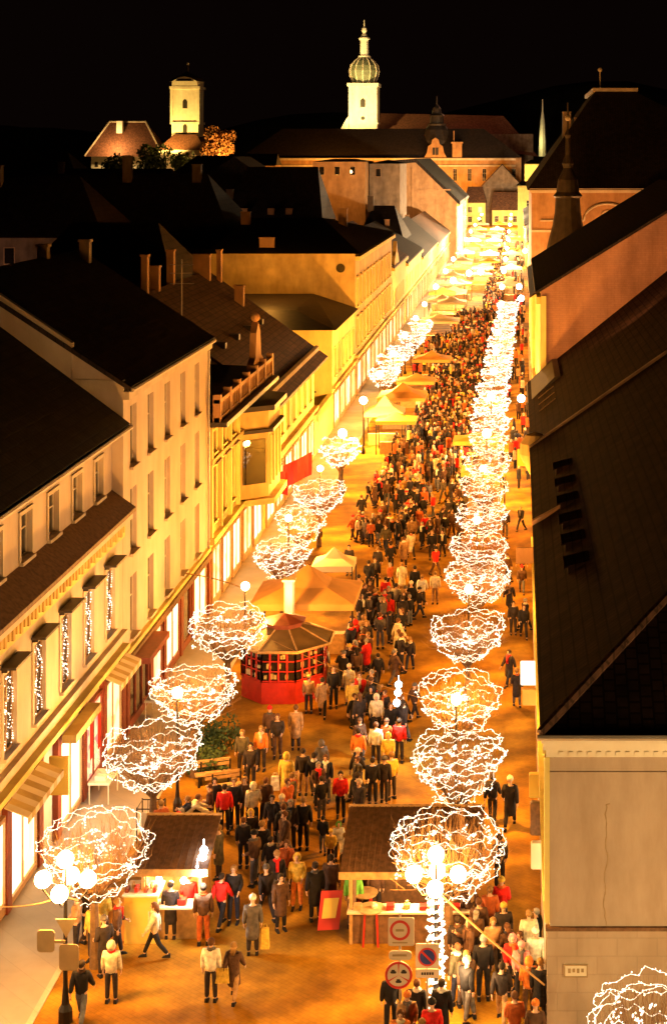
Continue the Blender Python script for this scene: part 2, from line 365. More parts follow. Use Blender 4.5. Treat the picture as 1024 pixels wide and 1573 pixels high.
for y in (40.2, 45.6, 49.5, 52.8, 54.9, 58.15, 61.0, 63.95): band(t, 'pilaster', 'rframe' if y > 49 else 'frame', fr, y-.22, y+.22, .05, 3.74, .003, .2)
shopfront(t, fr, 40.6, 45.3); shopfront(t, fr, 46, 49.3, z1=3.2); shopfront(t, fr, 55.2, 57.9, z0=.3, z1=3.3); shopfront(t, fr, 58.4, 60.8, gm='shopc', fm='rframe'); shopfront(t, fr, 61.2, 63.7, gm='shopo')
shopfront(t, fr, 49.7, 52.5, z0=.3, z1=3.2)
awning(t, fr, 48.6, 52.4, 3.72, .75, .3, 'canvas', 'ochre', .31); awning(t, fr, 60.6, 63.8, 3.72, .6, .25, 'canvas', 'ochre', .31)
band(t, 'canopy', 'ochre', fr, 54.8, 58.1, 3.4, 3.68, .31, .8)
band(t, 'street_sign_board', 'ycanvas', fr_front(53.4), -16.0, -15.35, 2.2, 3.5, 0, .12)
for y in (59.1, 60.2): band(t, 'poster', 'redcloth', fr, y-.18, y+.18, 1.2, 2.6, .145, .16)

# --- left house 2: tall plain pink house
cols = (66.2, 69.3, 72.6, 76.0, 79.3)
hs = [(y-.55, y+.55, a, b) for y in cols for (a, b) in ((3.75, 6.3), (7.3, 10.0), (10.95, 13.5))]
t, fr, rf = house('tall_house', 'tall plain pinkish house with three rows of narrow windows under a black roof', 64.45, 82, XL, 14.5, -23, 18.9, -30, 14.5, 'pink', 'tiled', holes=hs)
for h in hs: window(t, fr, *h, surround=None, fm='wframe', sill=True, bars=2)
mb = MB(); mb.prism([(-16.28,14.3),(-16.28,14.75),(-18.4,14.8),(-18.4,16.3),(-23,19.4),(-23,19.0),(-18.4,15.2),(-18.4,14.3)], 'y', 64.42, 64.75); mb.build('firewall_coping', M['cream'], t)
gutter(t, fr, 64.45, 82, 14.35, .38, 'cream'); band(t, 'eave_moulding', 'cream', fr, 64.46, 81.98, 13.95, 14.28, .003, .25)
band(t, 'fascia', 'wood', fr, 64.5, 81.9, 3.0, 3.3, .003, .3); band(t, 'string_course', 'yellow', fr, 64.5, 81.9, 3.31, 3.5, .003, .2)
band(t, 'canopy', 'rframe', fr, 64.9, 68.6, 2.9, 3.15, .303, 1.0)
for i, (a, b, gm, fm) in enumerate(((65.0, 68.4, 'glass', 'rframe'), (69.2, 71, 'shopo', 'rframe'), (71.8, 74.6, 'shop', 'rframe'), (75.4, 77.2, 'glass', 'rframe'), (78, 81, 'shop', 'frame'))): shopfront(t, fr, a, b, gm=gm, fm=fm, z1=2.95)
for y in (64.7, 68.8, 71.4, 75, 77.6, 81.7): band(t, 'pilaster', 'rframe', fr, y-.2, y+.2, .05, 2.99, .003, .18)
downpipe(t, fr, 81.7, 3.5, 14.2)
for (x, y) in ((-22.3, 80.5), (-23.1, 76)): chimney(t, x, y, 17, 19.6, .5, .5, 'dwall')

# --- left house 3: ornate narrow palace with a bay
hs = [(y-.5, y+.5, 4.5, 7.4) for y in (83.6, 86.3, 89)]+[(y-.45, y+.45, 8.2, 9.3) for y in (83.6, 86.3, 89)]
t, fr, rf = house('ornate_house', 'ornate ochre town house with carved parapet balustrade and projecting bay', 82.05, 99.9, XL, 10.3, -22, 10.6, -28, 10.4, 'ochre', 'tiled', over=-.3, holes=hs)
for h in hs: window(t, fr, *h, hood=.35 if h[2] < 6 else 0, hm='wood', surround='yellow')
band(t, 'cornice', 'slate', fr, 82.1, 99.8, 9.75, 10.0, .003, 1.0); band(t, 'string_course', 'yellow', fr, 82.1, 99.8, 3.55, 3.85, .003, .35); band(t, 'string_course', 'ochre', fr, 82.1, 99.8, 7.75, 8.0, .003, .25)
mb = MB(); mb.lbox(fr, 82.1, 99.8, 10.02, 10.25, .3, .6); mb.lbox(fr, 82.1, 99.8, 11.0, 11.2, .28, .62)
for i in range(37): u = 82.3+i*.48; mb.lbox(fr, u, u+.2, 10.25, 11.0, .36, .54)
for i in range(7): u = 82.1+i*2.9; mb.lbox(fr, u, u+.4, 10.02, 11.45, .25, .65)
mb.build('balustrade', M['orange'], t)
bay = MB(); bx = XL; P = [(bx, 91.5), (bx+1.5, 92.6), (bx+1.5, 97), (bx, 98.2)]; bay.prism(P, 'z', 3.86, 9.0); bay.prism([(bx, 91.1), (bx+1.9, 92.3), (bx+1.9, 97.3), (bx, 98.6)], 'z', 3.5, 3.85)
by = bay.build('bay', M['ochre'], t)
mb = MB(); mb.prism([(bx, 91.1), (bx+1.9, 92.4), (bx+1.9, 97.2), (bx, 98.6)], 'z', 9.003, 9.3); mb.prism([(bx, 91.2), (bx+1.8, 92.5), (bx+1.8, 97.1), (bx, 98.5)], 'z', 7.7, 7.9); mb.build('bay_roof', M['slate'], by)
fb = fr_left(bx+1.5)
for y in (93.6, 96): mb = MB(); mb.lbox(fb, y-.5, y+.5, 4.6, 7.3, .003, .05); w_ = mb.build('window', M['glass'], by); mb = MB(); mb.lbox(fb, y-.62, y-.503, 4.5, 7.45, .003, .12); mb.lbox(fb, y+.503, y+.62, 4.5, 7.45, .003, .12); mb.lbox(fb, y-.03, y+.03, 4.6, 7.3, .051, .09); mb.build('frame', M['yellow'], t)
mb = MB(); mb.add([(bx+.15,91.55,4.7),(bx+1.35,92.43,4.7),(bx+1.35,92.43,7.3),(bx+.15,91.55,7.3)], [(0,1,2,3)]); mb.v = [v+Vector((.02,-.02,0)) for v in mb.v]; mb.build('window', M['glass'], by)
mb = MB(); mb.prism([(94, 10.0), (98.4, 10.0), (98, 11.4), (97.2, 11.7), (96.9, 13.2), (96.2, 13.8), (95.5, 13.2), (95.2, 11.7), (94.4, 11.4)], 'x', bx-.1, bx+.3); mb.ball((bx+.1, 96.2, 14.1), .3); mb.build('ornamental_gable', M['orange'], t)
for i, y in enumerate((82.3, 85, 87.7, 90.3)): mb = MB(); mb.lbox(fr, y-.15, y+.15, 3.9, 9.7, .003, .22); mb.build('pilaster', M['yellow'], t)
for (a, b, gm) in ((82.7, 85, 'shopo'), (85.6, 88, 'shop'), (88.6, 91, 'shop'), (92, 95, 'shopo'), (95.6, 98.6, 'shop')): shopfront(t, fr, a, b, gm=gm, fm='frame', z1=3.2)
chimney(t, -20.6, 88, 10.4, 12.2); chimney(t, -19.6, 93.5, 10.4, 13.2, .5)
mb = MB(); mb.tube([(-19.6, 91, 10.4), (-19.6, 91, 18)], .04, 5)
for z in (16.6, 17.2, 17.7): mb.tube([(-20.3, 91, z), (-18.9, 91, z)], .02, 4)
tag(mb.build('antenna', M['zinc']), 'thin television antenna mast rising from the roof of the ornate house', 'antenna')

# --- left house 4: long yellow house, big brown tiled roof
hs = [(y-.55, y+.55, 4.9, 7.5) for y in (101.7, 104.6, 107.5, 110.4, 113.3, 116.2, 119.1, 122.3)]
t, fr, rf = house('long_roofed_house', 'yellow two storey house with a big brown tiled roof and a dentil eave', 100, 124.6, XL, 8.6, -24.8, 14.7, -33, 8.6, 'yellow', 'tileb', over=1.1, holes=hs)
for h in hs: window(t, fr, *h, surround='yellow', fm='wframe')
mb = MB()
for i in range(30): u = 100.3+i*.82; mb.lbox(fr, u, u+.4, 7.85, 8.15, .003, .3)
mb.build('dentils', M['wood'], t); band(t, 'string_course', 'ochre', fr, 100.05, 124.5, 3.9, 4.15, .003, .4)
mb = MB(); L0 = Vector((-16.25, 0, 8.62)); s_ = (14.7-8.6)/8.5
mb.prism([(-15.9, 8.53), (-15.9, 8.85), (-16.15, 8.95), (-16.15, 8.7)], 'y', 99.9, 124.7); mb.build('snow_guard', M['cream'], t)
for i in range(6): u = 100.6+i*4; shopfront(t, fr, u, u+3.2, gm=('shop', 'shopo')[i % 2], z1=3.2)
for (x, y, z0, z1, w_) in ((-24.6, 121.5, 14, 16.3, 1.3), (-23.7, 123.9, 14, 16.5, .35), (-24.9, 112, 14.2, 17.2, .5), (-24.9, 107, 14.2, 16.4, .7), (-24.6, 103, 14.2, 17.4, .4), (-21.6, 121, 11.9, 13.9, .7)): chimney(t, x, y, z0, z1, w_, .6)
for y in (104, 109, 114.5, 119): mb = MB(); x_ = -19.8; z_ = 8.6+(16.3+0-(-x_)*-1-0)*0+ (19.8-16.3)*s_; mb.box(x_-.35, y-.3, z_+.1, x_+.35, y+.3, z_+.5); mb.build('roof_hatch', M['slate'], t)
# --- left house 5
hs = [(y-.6, y+.6, a, b) for y in (139, 142, 145, 148, 151, 154) for (a, b) in ((4.6, 7.0),)]
mb = MB(); fr = fr_left(XL)
t = thing('low_house', (-24, 146, 0), 'low bright yellow house with a blank end wall and dark low hipped roof', 'house')
wall(mb, fr, 136.8, 156, 0, 8.8, hs); mb.build('facade', M['yellow'], t)
mb = MB(); mb.add([(XL,136.8,0),(-34,136.8,0),(-34,136.8,8.8),(XL,136.8,8.8)], [(0,1,2,3)]); mb.add([(-34,136.8,0),(-34,156,0),(-34,156,8.8),(-34,136.8,8.8)], [(0,1,2,3)]); mb.build('wall', M['yellow'], t)
mb = MB(); mb.add([(-34.2,136.5,8.8),(XL+.35,136.5,8.8),(XL+.35,156,8.8),(-34.2,156,8.8),(-20.4,143,9.9),(-20.4,155.9,10.3),(-30,143,9.9),(-30,155.9,10.3)], [(0,1,4,6),(1,2,5,4),(2,3,7,5),(3,0,6,7),(4,5,7,6),(0,3,2,1)]); mb.build('roof', M['slate'], t)
for i, h in enumerate(hs): reflection_beads(window(t, fr, *h, surround='yellow'), fr, *h, -.1, i)
band(t, 'string_course', 'ochre', fr, 136.9, 155.9, 3.6, 3.85, .003, .3)
for i in range(4): u = 137.5+i*4.6; shopfront(t, fr, u, u+3.6, gm=('shop', 'shopo')[i % 2], z1=3.2)
for k in range(4): band(t, 'wall_vent', 'sblack', fr_front(136.8), -18-k*1.1, -17.7-k*1.1, 3.3+k*.1, 3.45+k*.1, .003, .04) if k % 3 == 0 else None
# gap house between 4 and 5 stays a yard wall
mb = MB(); mb.box(XL-.4, 124.8, 0, XL, 136.7, 3.2); tag(mb.build('yard_wall', M['yellow']), 'yellow yard wall between the brown roofed house and the low house', 'wall')
# --- left house 6: big block, blank firewall to the camera
hs = [(y-.6, y+.6, a, b) for y in [158+3.6*i for i in range(12)] for (a, b) in ((4.8, 7.6), (8.9, 11.6))]
t, fr, rf = house('big_block', 'large orange block with round hole in its blank end wall and black roof', 156.05, 201, XL, 14.3, -17, 14.32, -31, 14.3, 'ochre', 'tiled', 'building', holes=hs, gm='ochre')
for h in hs: window(t, fr, *h, hood=.2, hm='ochre', surround='yellow')
bpy.data.objects.remove(rf); mb = MB(); mb.add([(-31.3,155.8,14.3),(XL+.5,155.8,14.3),(XL+.5,201.2,14.3),(-31.3,201.2,14.3),(-30.5,176,17.1),(-22,176,17.1)], [(0,1,5,4),(1,2,5),(2,3,4,5),(3,0,4),(0,3,2,1)]); mb.build('roof', M['tiled'], t)
band(t, 'cornice', 'yellow', fr, 156.1, 200.9, 13.6, 14.0, .003, .5); band(t, 'string_course', 'yellow', fr, 156.1, 200.9, 3.8, 4.1, .003, .3)
mb = MB(); mb.v = []; c = Vector((-17.75, 156.0, 12.85)); mb.add([c+Vector((.45*math.cos(a*PI/8), 0, .45*math.sin(a*PI/8))) for a in range(16)]+[c+Vector((.45*math.cos(a*PI/8), -.05, .45*math.sin(a*PI/8))) for a in range(16)], [tuple(range(16)), tuple(range(31, 15, -1))]+[(i, (i+1) % 16, 16+(i+1) % 16, 16+i) for i in range(16)]); mb.build('round_window', M['glass'], t)
for i in range(9): u = 157+i*4.9; shopfront(t, fr, u, u+3.8, gm=('shop', 'shopo')[i % 2], z1=3.3)
chimney(t, -25.4, 158, 14.8, 15.7, 1.5); chimney(t, -30, 172, 16.5, 17.8, 1); chimney(t, -20, 178, 15, 18.0, 1)
# --- further left houses
def far_house(Y0, Y1, ze, zr, xr, wm, rm, label, xe=XL, name='town_house', xb=None, rows=((4.4, 6.6),), step=3.6, ch=1):
    hs = [(y-.6, y+.6, a, b) for y in [Y0+2+step*i for i in range(int((Y1-Y0-3)/step)+1)] for (a, b) in rows]
    L = 1 if xr < xe else -1
    t, fr, rf = house(name, label, Y0, Y1, xe, ze, xr, zr, xb if xb is not None else 2*xr-xe, ze, wm, rm, holes=hs)
    for h in hs: window(t, fr, *h, surround=None, fm='wframe', sill=False)
    band(t, 'cornice', 'yellow', fr, Y0+.1, Y1-.1, ze-.5, ze-.15, .003, .4); band(t, 'string_course', 'yellow', fr, Y0+.1, Y1-.1, 3.7, 3.95, .003, .3)
    k = int((Y1-Y0)/5)
    for i in range(k): u = Y0+.5+i*5; shopfront(t, fr, u, u+3.8, gm=('shop', 'shopo')[i % 2], z1=3.3)
    for i in range(ch): chimney(t, xr+.6*(i-.5), Y0+3+i*8, zr-.8, zr+1.2, .8)
    return t, fr
t, fr = far_house(201.5, 226, 9.7, 14.5, -24, 'yellow', 'tileb', 'yellow house with brown roof just past the big orange block', ch=2)
mb = MB(); mb.prism([(203, 9.7), (211, 9.7), (209.5, 11), (208, 11.4), (207, 12.8), (206, 11.4), (204.5, 11)], 'x', XL-.3, XL+.2); mb.build('ornamental_gable', M['ochre'], t)
far_house(226.3, 262, 8.6, 13, -24, 'yellow', 'tiled', 'lower yellow house with curved gable between brown roofed and lit houses', ch=1)
far_house(262.3, 310, 7.2, 12, -22, 'yellow', 'tiled', 'low yellow house in front of the tall orange gable')
far_house(310.3, 366, 6.6, 11, -22, 'yellow', 'tileb', 'low yellow house at the foot of the tall orange gable')
hs = [(y-.6, y+.6, a, b) for y in range(372, 430, 5) for (a, b) in ((4.4, 6.8), (8.2, 10.6))]
t, fr, rf = house('gabled_house', 'tall orange house whose sloping gable wall rises over the low roofs', 369, 432, -14.6, 13.2, -24.3, 22.6, -30, 22.2, 'yellow', 'tiled', holes=hs, gm='orange', over=.8, th=.9)
for h in hs: window(t, fr, *h, fm='wframe', sill=False)
band(t, 'cornice', 'yellow', fr, 369.1, 431.9, 12.3, 12.9, .003, .7)
mb = MB(); f_ = fr_front(369); mb.lbox(f_, -25.3, -24.9, 8, 21.5, .003, .25); mb.lbox(f_, -24, -16, 16, 16.3, .003, .2); mb.build('pilaster', M['orange'], t)
far_house(432.3, 540, 10.5, 16, -27, 'yellow', 'tileb', 'farthest yellow house on the left before the end of the street', xe=-17.5, step=6)
# --- end of the street
def front_block(name, label, Y, x0, x1, z, D, wm, rm, ridge, rows, step, cat='house', lit=(), ins=0, gable=False):
    t = thing(name, ((x0+x1)/2, Y+D/2, 0), label, cat); fr = fr_front(Y)
    n = max(1, int((x1-x0-1)/step)); st = (x1-x0)/n
    hs = [(x0+st*(i+.5)-.7, x0+st*(i+.5)+.7, a, b) for i in range(n) for (a, b) in rows]
    mb = MB(); wall(mb, fr, x0, x1, 0, z, hs, .3)
    mb.build('facade', M[wm], t)
    mb = MB(); mb.add([(x0,Y,0),(x0,Y+D,0),(x0,Y+D,z),(x0,Y,z)], [(0,1,2,3)]); mb.add([(x1,Y,0),(x1,Y+D,0),(x1,Y+D,z),(x1,Y,z)], [(0,1,2,3)]); mb.add([(x0,Y+D,0),(x1,Y+D,0),(x1,Y+D,z),(x0,Y+D,z)], [(0,1,2,3)]); mb.build('wall', M[wm], t)
    for i, h in enumerate(hs): window(t, fr, *h, rec=.3, gm='lit' if i in lit else 'glass', fm='wframe', sill=False, hood=0)
    mb = MB()
    if gable:
        xm = (x0+x1)/2; mb.prism([(x0-.4, z-.2), (xm, ridge), (x1+.4, z-.2), (x1+.4, z+.1), (xm, ridge+.35), (x0-.4, z+.1)], 'y', Y-.4, Y+D+.3)
        g2 = MB(); g2.prism([(x0, z), (x1, z), (xm, ridge-.05)], 'y', Y+.003, Y+.3); g2.build('gable', M[wm], t)
    else:
        a = ins; mb.add([(x0-.4,Y-.4,z),(x1+.4,Y-.4,z),(x1+.4,Y+D+.4,z),(x0-.4,Y+D+.4,z),(x0+a,Y+D/2,ridge),(x1-a,Y+D/2,ridge)], [(0,1,5,4),(1,2,5),(2,3,4,5),(3,0,4),(0,3,2,1)])
    mb.build('roof', M[rm], t)
    band(t, 'cornice', wm, fr, x0+.05, x1-.05, z-.7, z-.25, .003, .35)
    return t, fr
front_block('end_house', 'yellow two storey house with dark hipped roof closing the street on its left', 546, -18.8, -11.6, 7.8, 10, 'yellow', 'tileb', 13.4, ((1, 3), (4.4, 6.4)), 2.4, ins=1, lit=(3,))
front_block('end_house', 'low house with a dark sloping roof closing the street behind the brightest stalls', 546, -9.2, .3, 5.2, 10, 'yellow', 'tileb', 11.5, ((1, 3.2),), 2.6, ins=.4)
t, fr = front_block('end_gable_house', 'dim brown gable wall standing above the low house at the street end', 560, -13, 1.2, 13.4, 10, 'dwall', 'tiled', 21, (), 6, gable=True)
t, fr = front_block('theatre', 'long ornate building with lit cornice and arched dormer beyond the street end', 575, -102, 1, 23.6, 16, 'orange', 'tiled', 34.4, ((3, 7), (9, 13), (15, 19.5)), 5.2, 'building', ins=14)
band(t, 'cornice_ledge', 'cream', fr, -102, -1, 22.6, 23.4, .36, 1.2); band(t, 'string_course', 'cream', fr, -102, -1, 20.3, 20.9, .003, .5)
mb = MB(); mb.prism([(-34.6, 23.7), (-26.4, 23.7), (-27.4, 25.4), (-27.8, 27.8), (-29, 28.6), (-29.3, 30.2), (-30.5, 31), (-31.7, 30.2), (-32, 28.6), (-33.2, 27.8), (-33.6, 25.4)], 'y', 573.8, 575); dg = mb.build('arched_dormer', M['orange'], t)
mb = MB(); mb.lbox(fr_front(573.8), -31.6, -30.6, 24.6, 27.3, .003, .1); mb.lbox(fr_front(573.8), -30.4, -29.4, 24.6, 27.3, .003, .1); mb.build('window', M['sblack'], dg)
mb = MB(); mb.lathe((-30.5, 584, 30), [(6.5, -6), (6, 0), (4.6, 4), (3.4, 5.5), (3.6, 6.2), (2.6, 6.4), (2.4, 9), (3, 9.3), (1.8, 10.2), (1.5, 12), (.3, 13.4), (.2, 16.5)], 12); mb.build('roof_turret', M['slate'], t)
mb = MB(); mb.box(-24.3, 574, 23.7, -20.8, 576.5, 28.8); mb.box(-24.7, 573.7, 28.803, -20.4, 576.8, 29.4); mb.box(-23.9, 574.6, 29.403, -23.6, 575, 33.5); mb.build('attic_block', M['orange'], t)
# lit roof terrace at the left end
t, fr = front_block('terrace_house', 'orange lit house with a glowing top floor at the left end of the theatre', 540, -101, -84, 21, 12, 'orange', 'tiled', 25, ((10, 13), (15.5, 18)), 3.2, lit=(1, 3, 5, 7))
# --- right side, far end
front_block('yellow_corner_house', 'bright yellow corner house at the far right end of the street', 450, -.2, 6.2, 15.6, 14, 'yellow', 'tiled', 16.8, ((1, 3.4), (5, 7.4), (9, 11.4)), 2.8, lit=(1, 4), ins=1)
front_block('plain_yellow_block', 'plain yellow wall rising behind the far right corner house', 500, 2, 16, 21.6, 14, 'yellow', 'tiled', 23, (), 6, ins=2)
# --- right side
XR = .9
def rhouse(name, label, Y0, Y1, ze, k, xr, wm, rm, xe=XR, gm=None, shops=True, rows=((4.2, 6.0),), over=.25):
    zr = ze+k*(xr-xe); hs = [(y-.5, y+.5, a, b) for y in [Y0+2+3.3*i for i in range(int((Y1-Y0-3)/3.3)+1)] for (a, b) in rows]
    t, fr, rf = house(name, label, Y0, Y1, xe, ze, xr, zr, 2*xr-xe, ze, wm, rm, holes=hs, gm=gm, over=over)
    for h in hs: window(t, fr, *h, surround=None, sill=False, fm='wframe')
    return t, fr
# near right house with hipped roof
t = thing('near_right_house', (12, 64, 0), 'near right house, plain beige end wall, big dark hipped roof with dormers', 'house')
XR = .86; ZE = 8.2; YN, YF = 43.0, 84.6
fr = fr_right(XR); hs = [(y-.5, y+.5, 4.4, 6.4) for y in [45+3.2*i for i in range(12)]]
mb = MB(); wall(mb, fr, YN, YF, 0, ZE, hs); mb.build('facade', M['yellow'], t)
for h in hs: window(t, fr, *h, sill=False, fm='wframe')
KR = .70; XM = 12.5; ZM = ZE+KR*(XM-XR)
mb = MB(); mb.add([(XR,YN,2.77),(26,YN,2.77),(26,YN,7.45),(XR,YN,7.45)], [(0,1,2,3)]); mb.build('end_wall', M['grey'], t)
mb = MB(); mb.add([(XR,YF,0),(XR,YF,ZE),(XM,YF,ZM),(24,YF,ZE),(24,YF,0)], [(0,1,2,3,4)]); mb.build('rear_wall', M['grey'], t)
fe = fr_front(YN); mb = MB(); mb.lbox(fe, XR-.1, 26, 7.5, 7.72, -.1, .12); mb.lbox(fe, XR-.18, 26, 7.72, 7.95, -.1, .2); mb.lbox(fe, XR-.24, 26, 7.95, 8.13, -.1, .32)
for i in range(90): u = XR+.25+i*.26; mb.lbox(fe, u, u+.12, 7.54, 7.66, .123, .16)
mb.build('cornice', M['white'], t)
band(t, 'string_course', 'grey', fe, XR, 26, 7.0, 7.06, .003, .04)
mb = MB(); mb.tube([(XR-.35, YN-.45, 8.16), (26, YN-.45, 8.16)], .08, 6); mb.build('gutter', M['zinc'], t)
mb = MB(); e = XR-.27; y0 = YN-.4; q = ZM+.05
mb.add([(e,y0,8.18),(26,y0,8.18),(26,y0+(XM-e),q),(XM,y0+(XM-e),q),(XM,YF+.1,q),(e,YF+.1,8.18),(24,YF+.1,8.18)], [(0,1,2,3),(0,3,4,5),(3,2,6,4)]); rf = mb.build('roof', M['tilem'], t)
mb = MB(); mb.tube([(e,y0,8.26),(XM,y0+(XM-e),q+.08)], .13, 6); mb.tube([(XM,y0+(XM-e),q+.08),(XM,YF,q+.08)], .13, 6); mb.build('ridge_tiles', M['tileb'], rf)
mb = MB(); mb.prism([(e-.02,8.0),(XM,q-.05),(XM,q+.2),(e-.02,8.28)], 'y', YF, YF+.35); mb.build('verge_coping', M['dwall'], t)
for i, Y in enumerate((56.0, 59.3, 62.7, 66.2, 69.8, 73.6)):
    x0 = 1.77; z0 = 8.22+KR*(x0-XR); d = MB(); zt = z0+.38
    d.hexa([(x0,Y,z0-.1),(x0+1.3,Y,z0+.8),(x0+1.3,Y+1.3,z0+.8),(x0,Y+1.3,z0-.1)], [(x0,Y,zt),(x0+1.3,Y,zt+.36),(x0+1.3,Y+1.3,zt+.36),(x0,Y+1.3,zt)]); dm = d.build('dormer', M['tilem'], rf)
    d = MB(); d.hexa([(x0-.15,Y-.1,zt+.003),(x0+1.5,Y-.1,zt+.42),(x0+1.5,Y+1.4,zt+.42),(x0-.15,Y+1.4,zt+.003)], [(x0-.15,Y-.1,zt+.06),(x0+1.5,Y-.1,zt+.48),(x0+1.5,Y+1.4,zt+.48),(x0-.15,Y+1.4,zt+.06)]); d.build('dormer_roof', M['tilem'], rf)
    d = MB(); a = Vector((x0-.02, Y-.05, z0+.05)); b = Vector((x0+1.2, Y-.05, z0+.05+KR*1.22)); d.tube([a, b], .045, 5); d.build('flashing', M['zinc'], rf)
for i in range(6): d = MB(); yy = 45.5+i*2.2; z0 = 8.2+KR*(1.4-XR); d.box(1.36, yy, z0+.02, 1.44, yy+.9, z0+.12); d.build('snow_guard', M['metal'], rf)
mb = MB(); mb.prism([(e,8.25),(1.9,8.97),(1.9,9.15),(e,8.45)], 'y', 66.6, 66.9); mb.build('firewall_coping', M['orange'], t)
for i, y in enumerate((43.6, 47.2, 51, 55, 59.5, 64, 69, 74, 79)): shopfront(t, fr, y, y+2.8, gm=('shopo', 'shop')[i % 2], z1=2.9)
band(t, 'string_course', 'yellow', fr, 43.1, 84.4, 3.2, 3.45, .003, .18); band(t, 'eave_moulding', 'yellow', fr, 43.1, 84.4, 7.5, 7.9, .003, .2)
mb = MB(); mb.tube([fr(43.3, .3, .1), fr(43.3, 7.6, .1)], .06, 6); mb.build('downpipe', M['zinc'], t)
cr_ = random.Random(2); cr = MB(); pts = []; px_ = 2.38
for i in range(40): px_ += cr_.uniform(-.03,.03)+(2.4-px_)*.1; pts.append(Vector((px_, YN-.004, 6.15-i*.088)))
cr.tube(pts, [.006+.012*cr_.random() for i in range(40)], 4); cr.tube([pts[0], pts[0]+Vector((.1,0,.02))], .012, 4); cr.tube([pts[-1], pts[-1]+Vector((.12,0,-.14))], .02, 4); cr.build('wall_crack', M['sback'], t)
f_ = fr_front(YN-.06); mb = MB(); mb.box(XR-.08, YN-.06, 0, 26, YN+.2, 2.70); mb.build('plinth', M['greyr'], t)
mb = MB(); mb.box(XR-.12, YN-.1, 2.703, 26, YN+.1, 2.80); mb.build('plinth_ledge', M['wood'], t)
mb = MB(); mb.box(XR-.15, YN-.02, 2.9, XR-.003, YN+.35, 7.45); mb.build('corner_strip', M['yellow'], t)
pl = MB(); pl.lbox(f_, 1.25, 1.9, 1.45, 1.8, .003, .05); pl = pl.build('name_plate', M['white'], t)
mb = MB(); mb.lbox(f_, 1.25, 1.9, 1.45, 1.48, .053, .07); mb.lbox(f_, 1.25, 1.9, 1.77, 1.8, .053, .07); mb.lbox(f_, 1.25, 1.28, 1.48, 1.77, .053, .07); mb.lbox(f_, 1.87, 1.9, 1.48, 1.77, .053, .07)
for i in range(4): mb.lbox(f_, 1.36+i*.12, 1.43+i*.12, 1.57+.02*(i % 2), 1.69, .053, .062)
mb.build('lettering', M['sback'], pl)
# second right house
t, fr = rhouse('second_right_house', 'dark roofed house behind the near right roof with a flat topped front', 85.1, 113, 7.6, .8, 11.5, 'yellow', 'tilem', gm='brickw')
mb = MB(); mb.prism([(XR-.3, 7.5), (2.4, 9.3), (4.1, 9.5), (4.1, 9.0), (2.4, 8)], 'y', 104, 113.2); mb.build('flat_dormer', M['slate'], t)
for i in range(4): mb = MB(); y = 97+i*2.6; mb.tube([(1.3, y, 8.15), (2.3, y, 8.95)], .06, 5); mb.build('snow_guard', M['dwall'], t)
mb = MB(); mb.lathe((.9, 85.6, 7.4), [(.05, 1.5), (.5, 1.35), (.8, .9), (.85, .3), (.75, 0), (.3, -.8), (.05, -1.1)], 12); mb.build('corner_turret', M['ochre'], t)
# third: big firewall
t, fr = rhouse('firewall_house', 'tall house on the right with a bare brick firewall under a thick dark roof edge', 113.3, 150, 14.2, .62, 13.5, 'yellow', 'tiled', xe=1.6, gm='brickw', rows=((4.2, 6.4), (8, 10.4)), over=.4)
band(t, 'string_course', 'ochre', fr, 113.4, 149.9, 3.4, 3.7, .003, .3); band(t, 'cornice', 'yellow', fr, 113.4, 149.9, 13.3, 13.8, .003, .3)
mb = MB(); mb.box(1.62, 113.0, 0, 2.0, 113.28, 13.9); mb.build('corner_strip', M['yellow'], t)
chimney(t, 10.2, 113.8, 10.8, 16.2, .9, .7, 'dwall')
for i in range(7): shopfront(t, fr, 114+i*5, 117.8+i*5, gm=('shop', 'shopo')[i % 2], z1=3.1)
t, fr = rhouse('narrow_right_house', 'narrow yellow house past the firewall on the right side of the street', 150.3, 190, 10.5, .7, 8, 'yellow', 'tiled', xe=1.3, rows=((4.2, 6.4), (7.4, 9.4)))
for i in range(7): shopfront(t, fr, 151+i*5, 154.8+i*5, gm=('shop', 'shopo')[i % 2], z1=3.1)
# domed corner house with bell shaped cupola
t = thing('domed_house', (16, 240, 0), 'palace with tall black mansard roof, lit cornice and a bell shaped corner cupola', 'building'); f2 = fr_front(215)
mb = MB(); mb.box(1.8, 215, 0, 42, 270, 19.2); wl = mb.build('wall', M['orange'], t)
mb = MB(); mb.lbox(f2, 1.5, 21, 19.0, 19.6, .003, .5); mb.lbox(f2, 1.8, 21, 13.6, 13.9, .003, .2)
n = 14; mb.cur = 0; pts = [Vector((12.2+3.2*math.cos(PI-i*PI/n), 214.8, 15.2+2.3*math.sin(PI-i*PI/n))) for i in range(n+1)]; mb.tube(pts, .16, 5); pts = [Vector((12.2+.8*math.cos(i*PI/8), 214.8, 15.7+.8*math.sin(i*PI/8))) for i in range(17)]; mb.tube(pts, .14, 5); mb.tube([(3, 214.8, 15.2), (9, 214.8, 15.2)], .14, 5)
mb.build('cornice', M['cream'], t)
mb = MB(); mb.add([(1.2,214.4,19.4),(42.5,214.4,19.4),(42.5,270.5,19.4),(1.2,270.5,19.4),(11.2,228,33.5),(17,228,33.5),(17,255,33.5),(11.2,255,33.5)], [(0,1,5,4),(1,2,6,5),(2,3,7,6),(3,0,4,7),(4,5,6,7)]); rr = mb.build('roof', M['tiled'], t)
mb = MB(); mb.box(10.8, 227.7, 33.503, 17.4, 255, 34.0); mb.tube([(12, 230, 34), (12, 230, 36.6)], .12, 5); mb.ball((12, 230, 36.8), .35); mb.build('roof_platform', M['cream'], rr)
chimney(rr, 6.9, 224, 22, 30.3, 1.2, 1, 'dwall'); chimney(rr, 8.4, 226, 24, 29.5, .6, 1, 'orange')
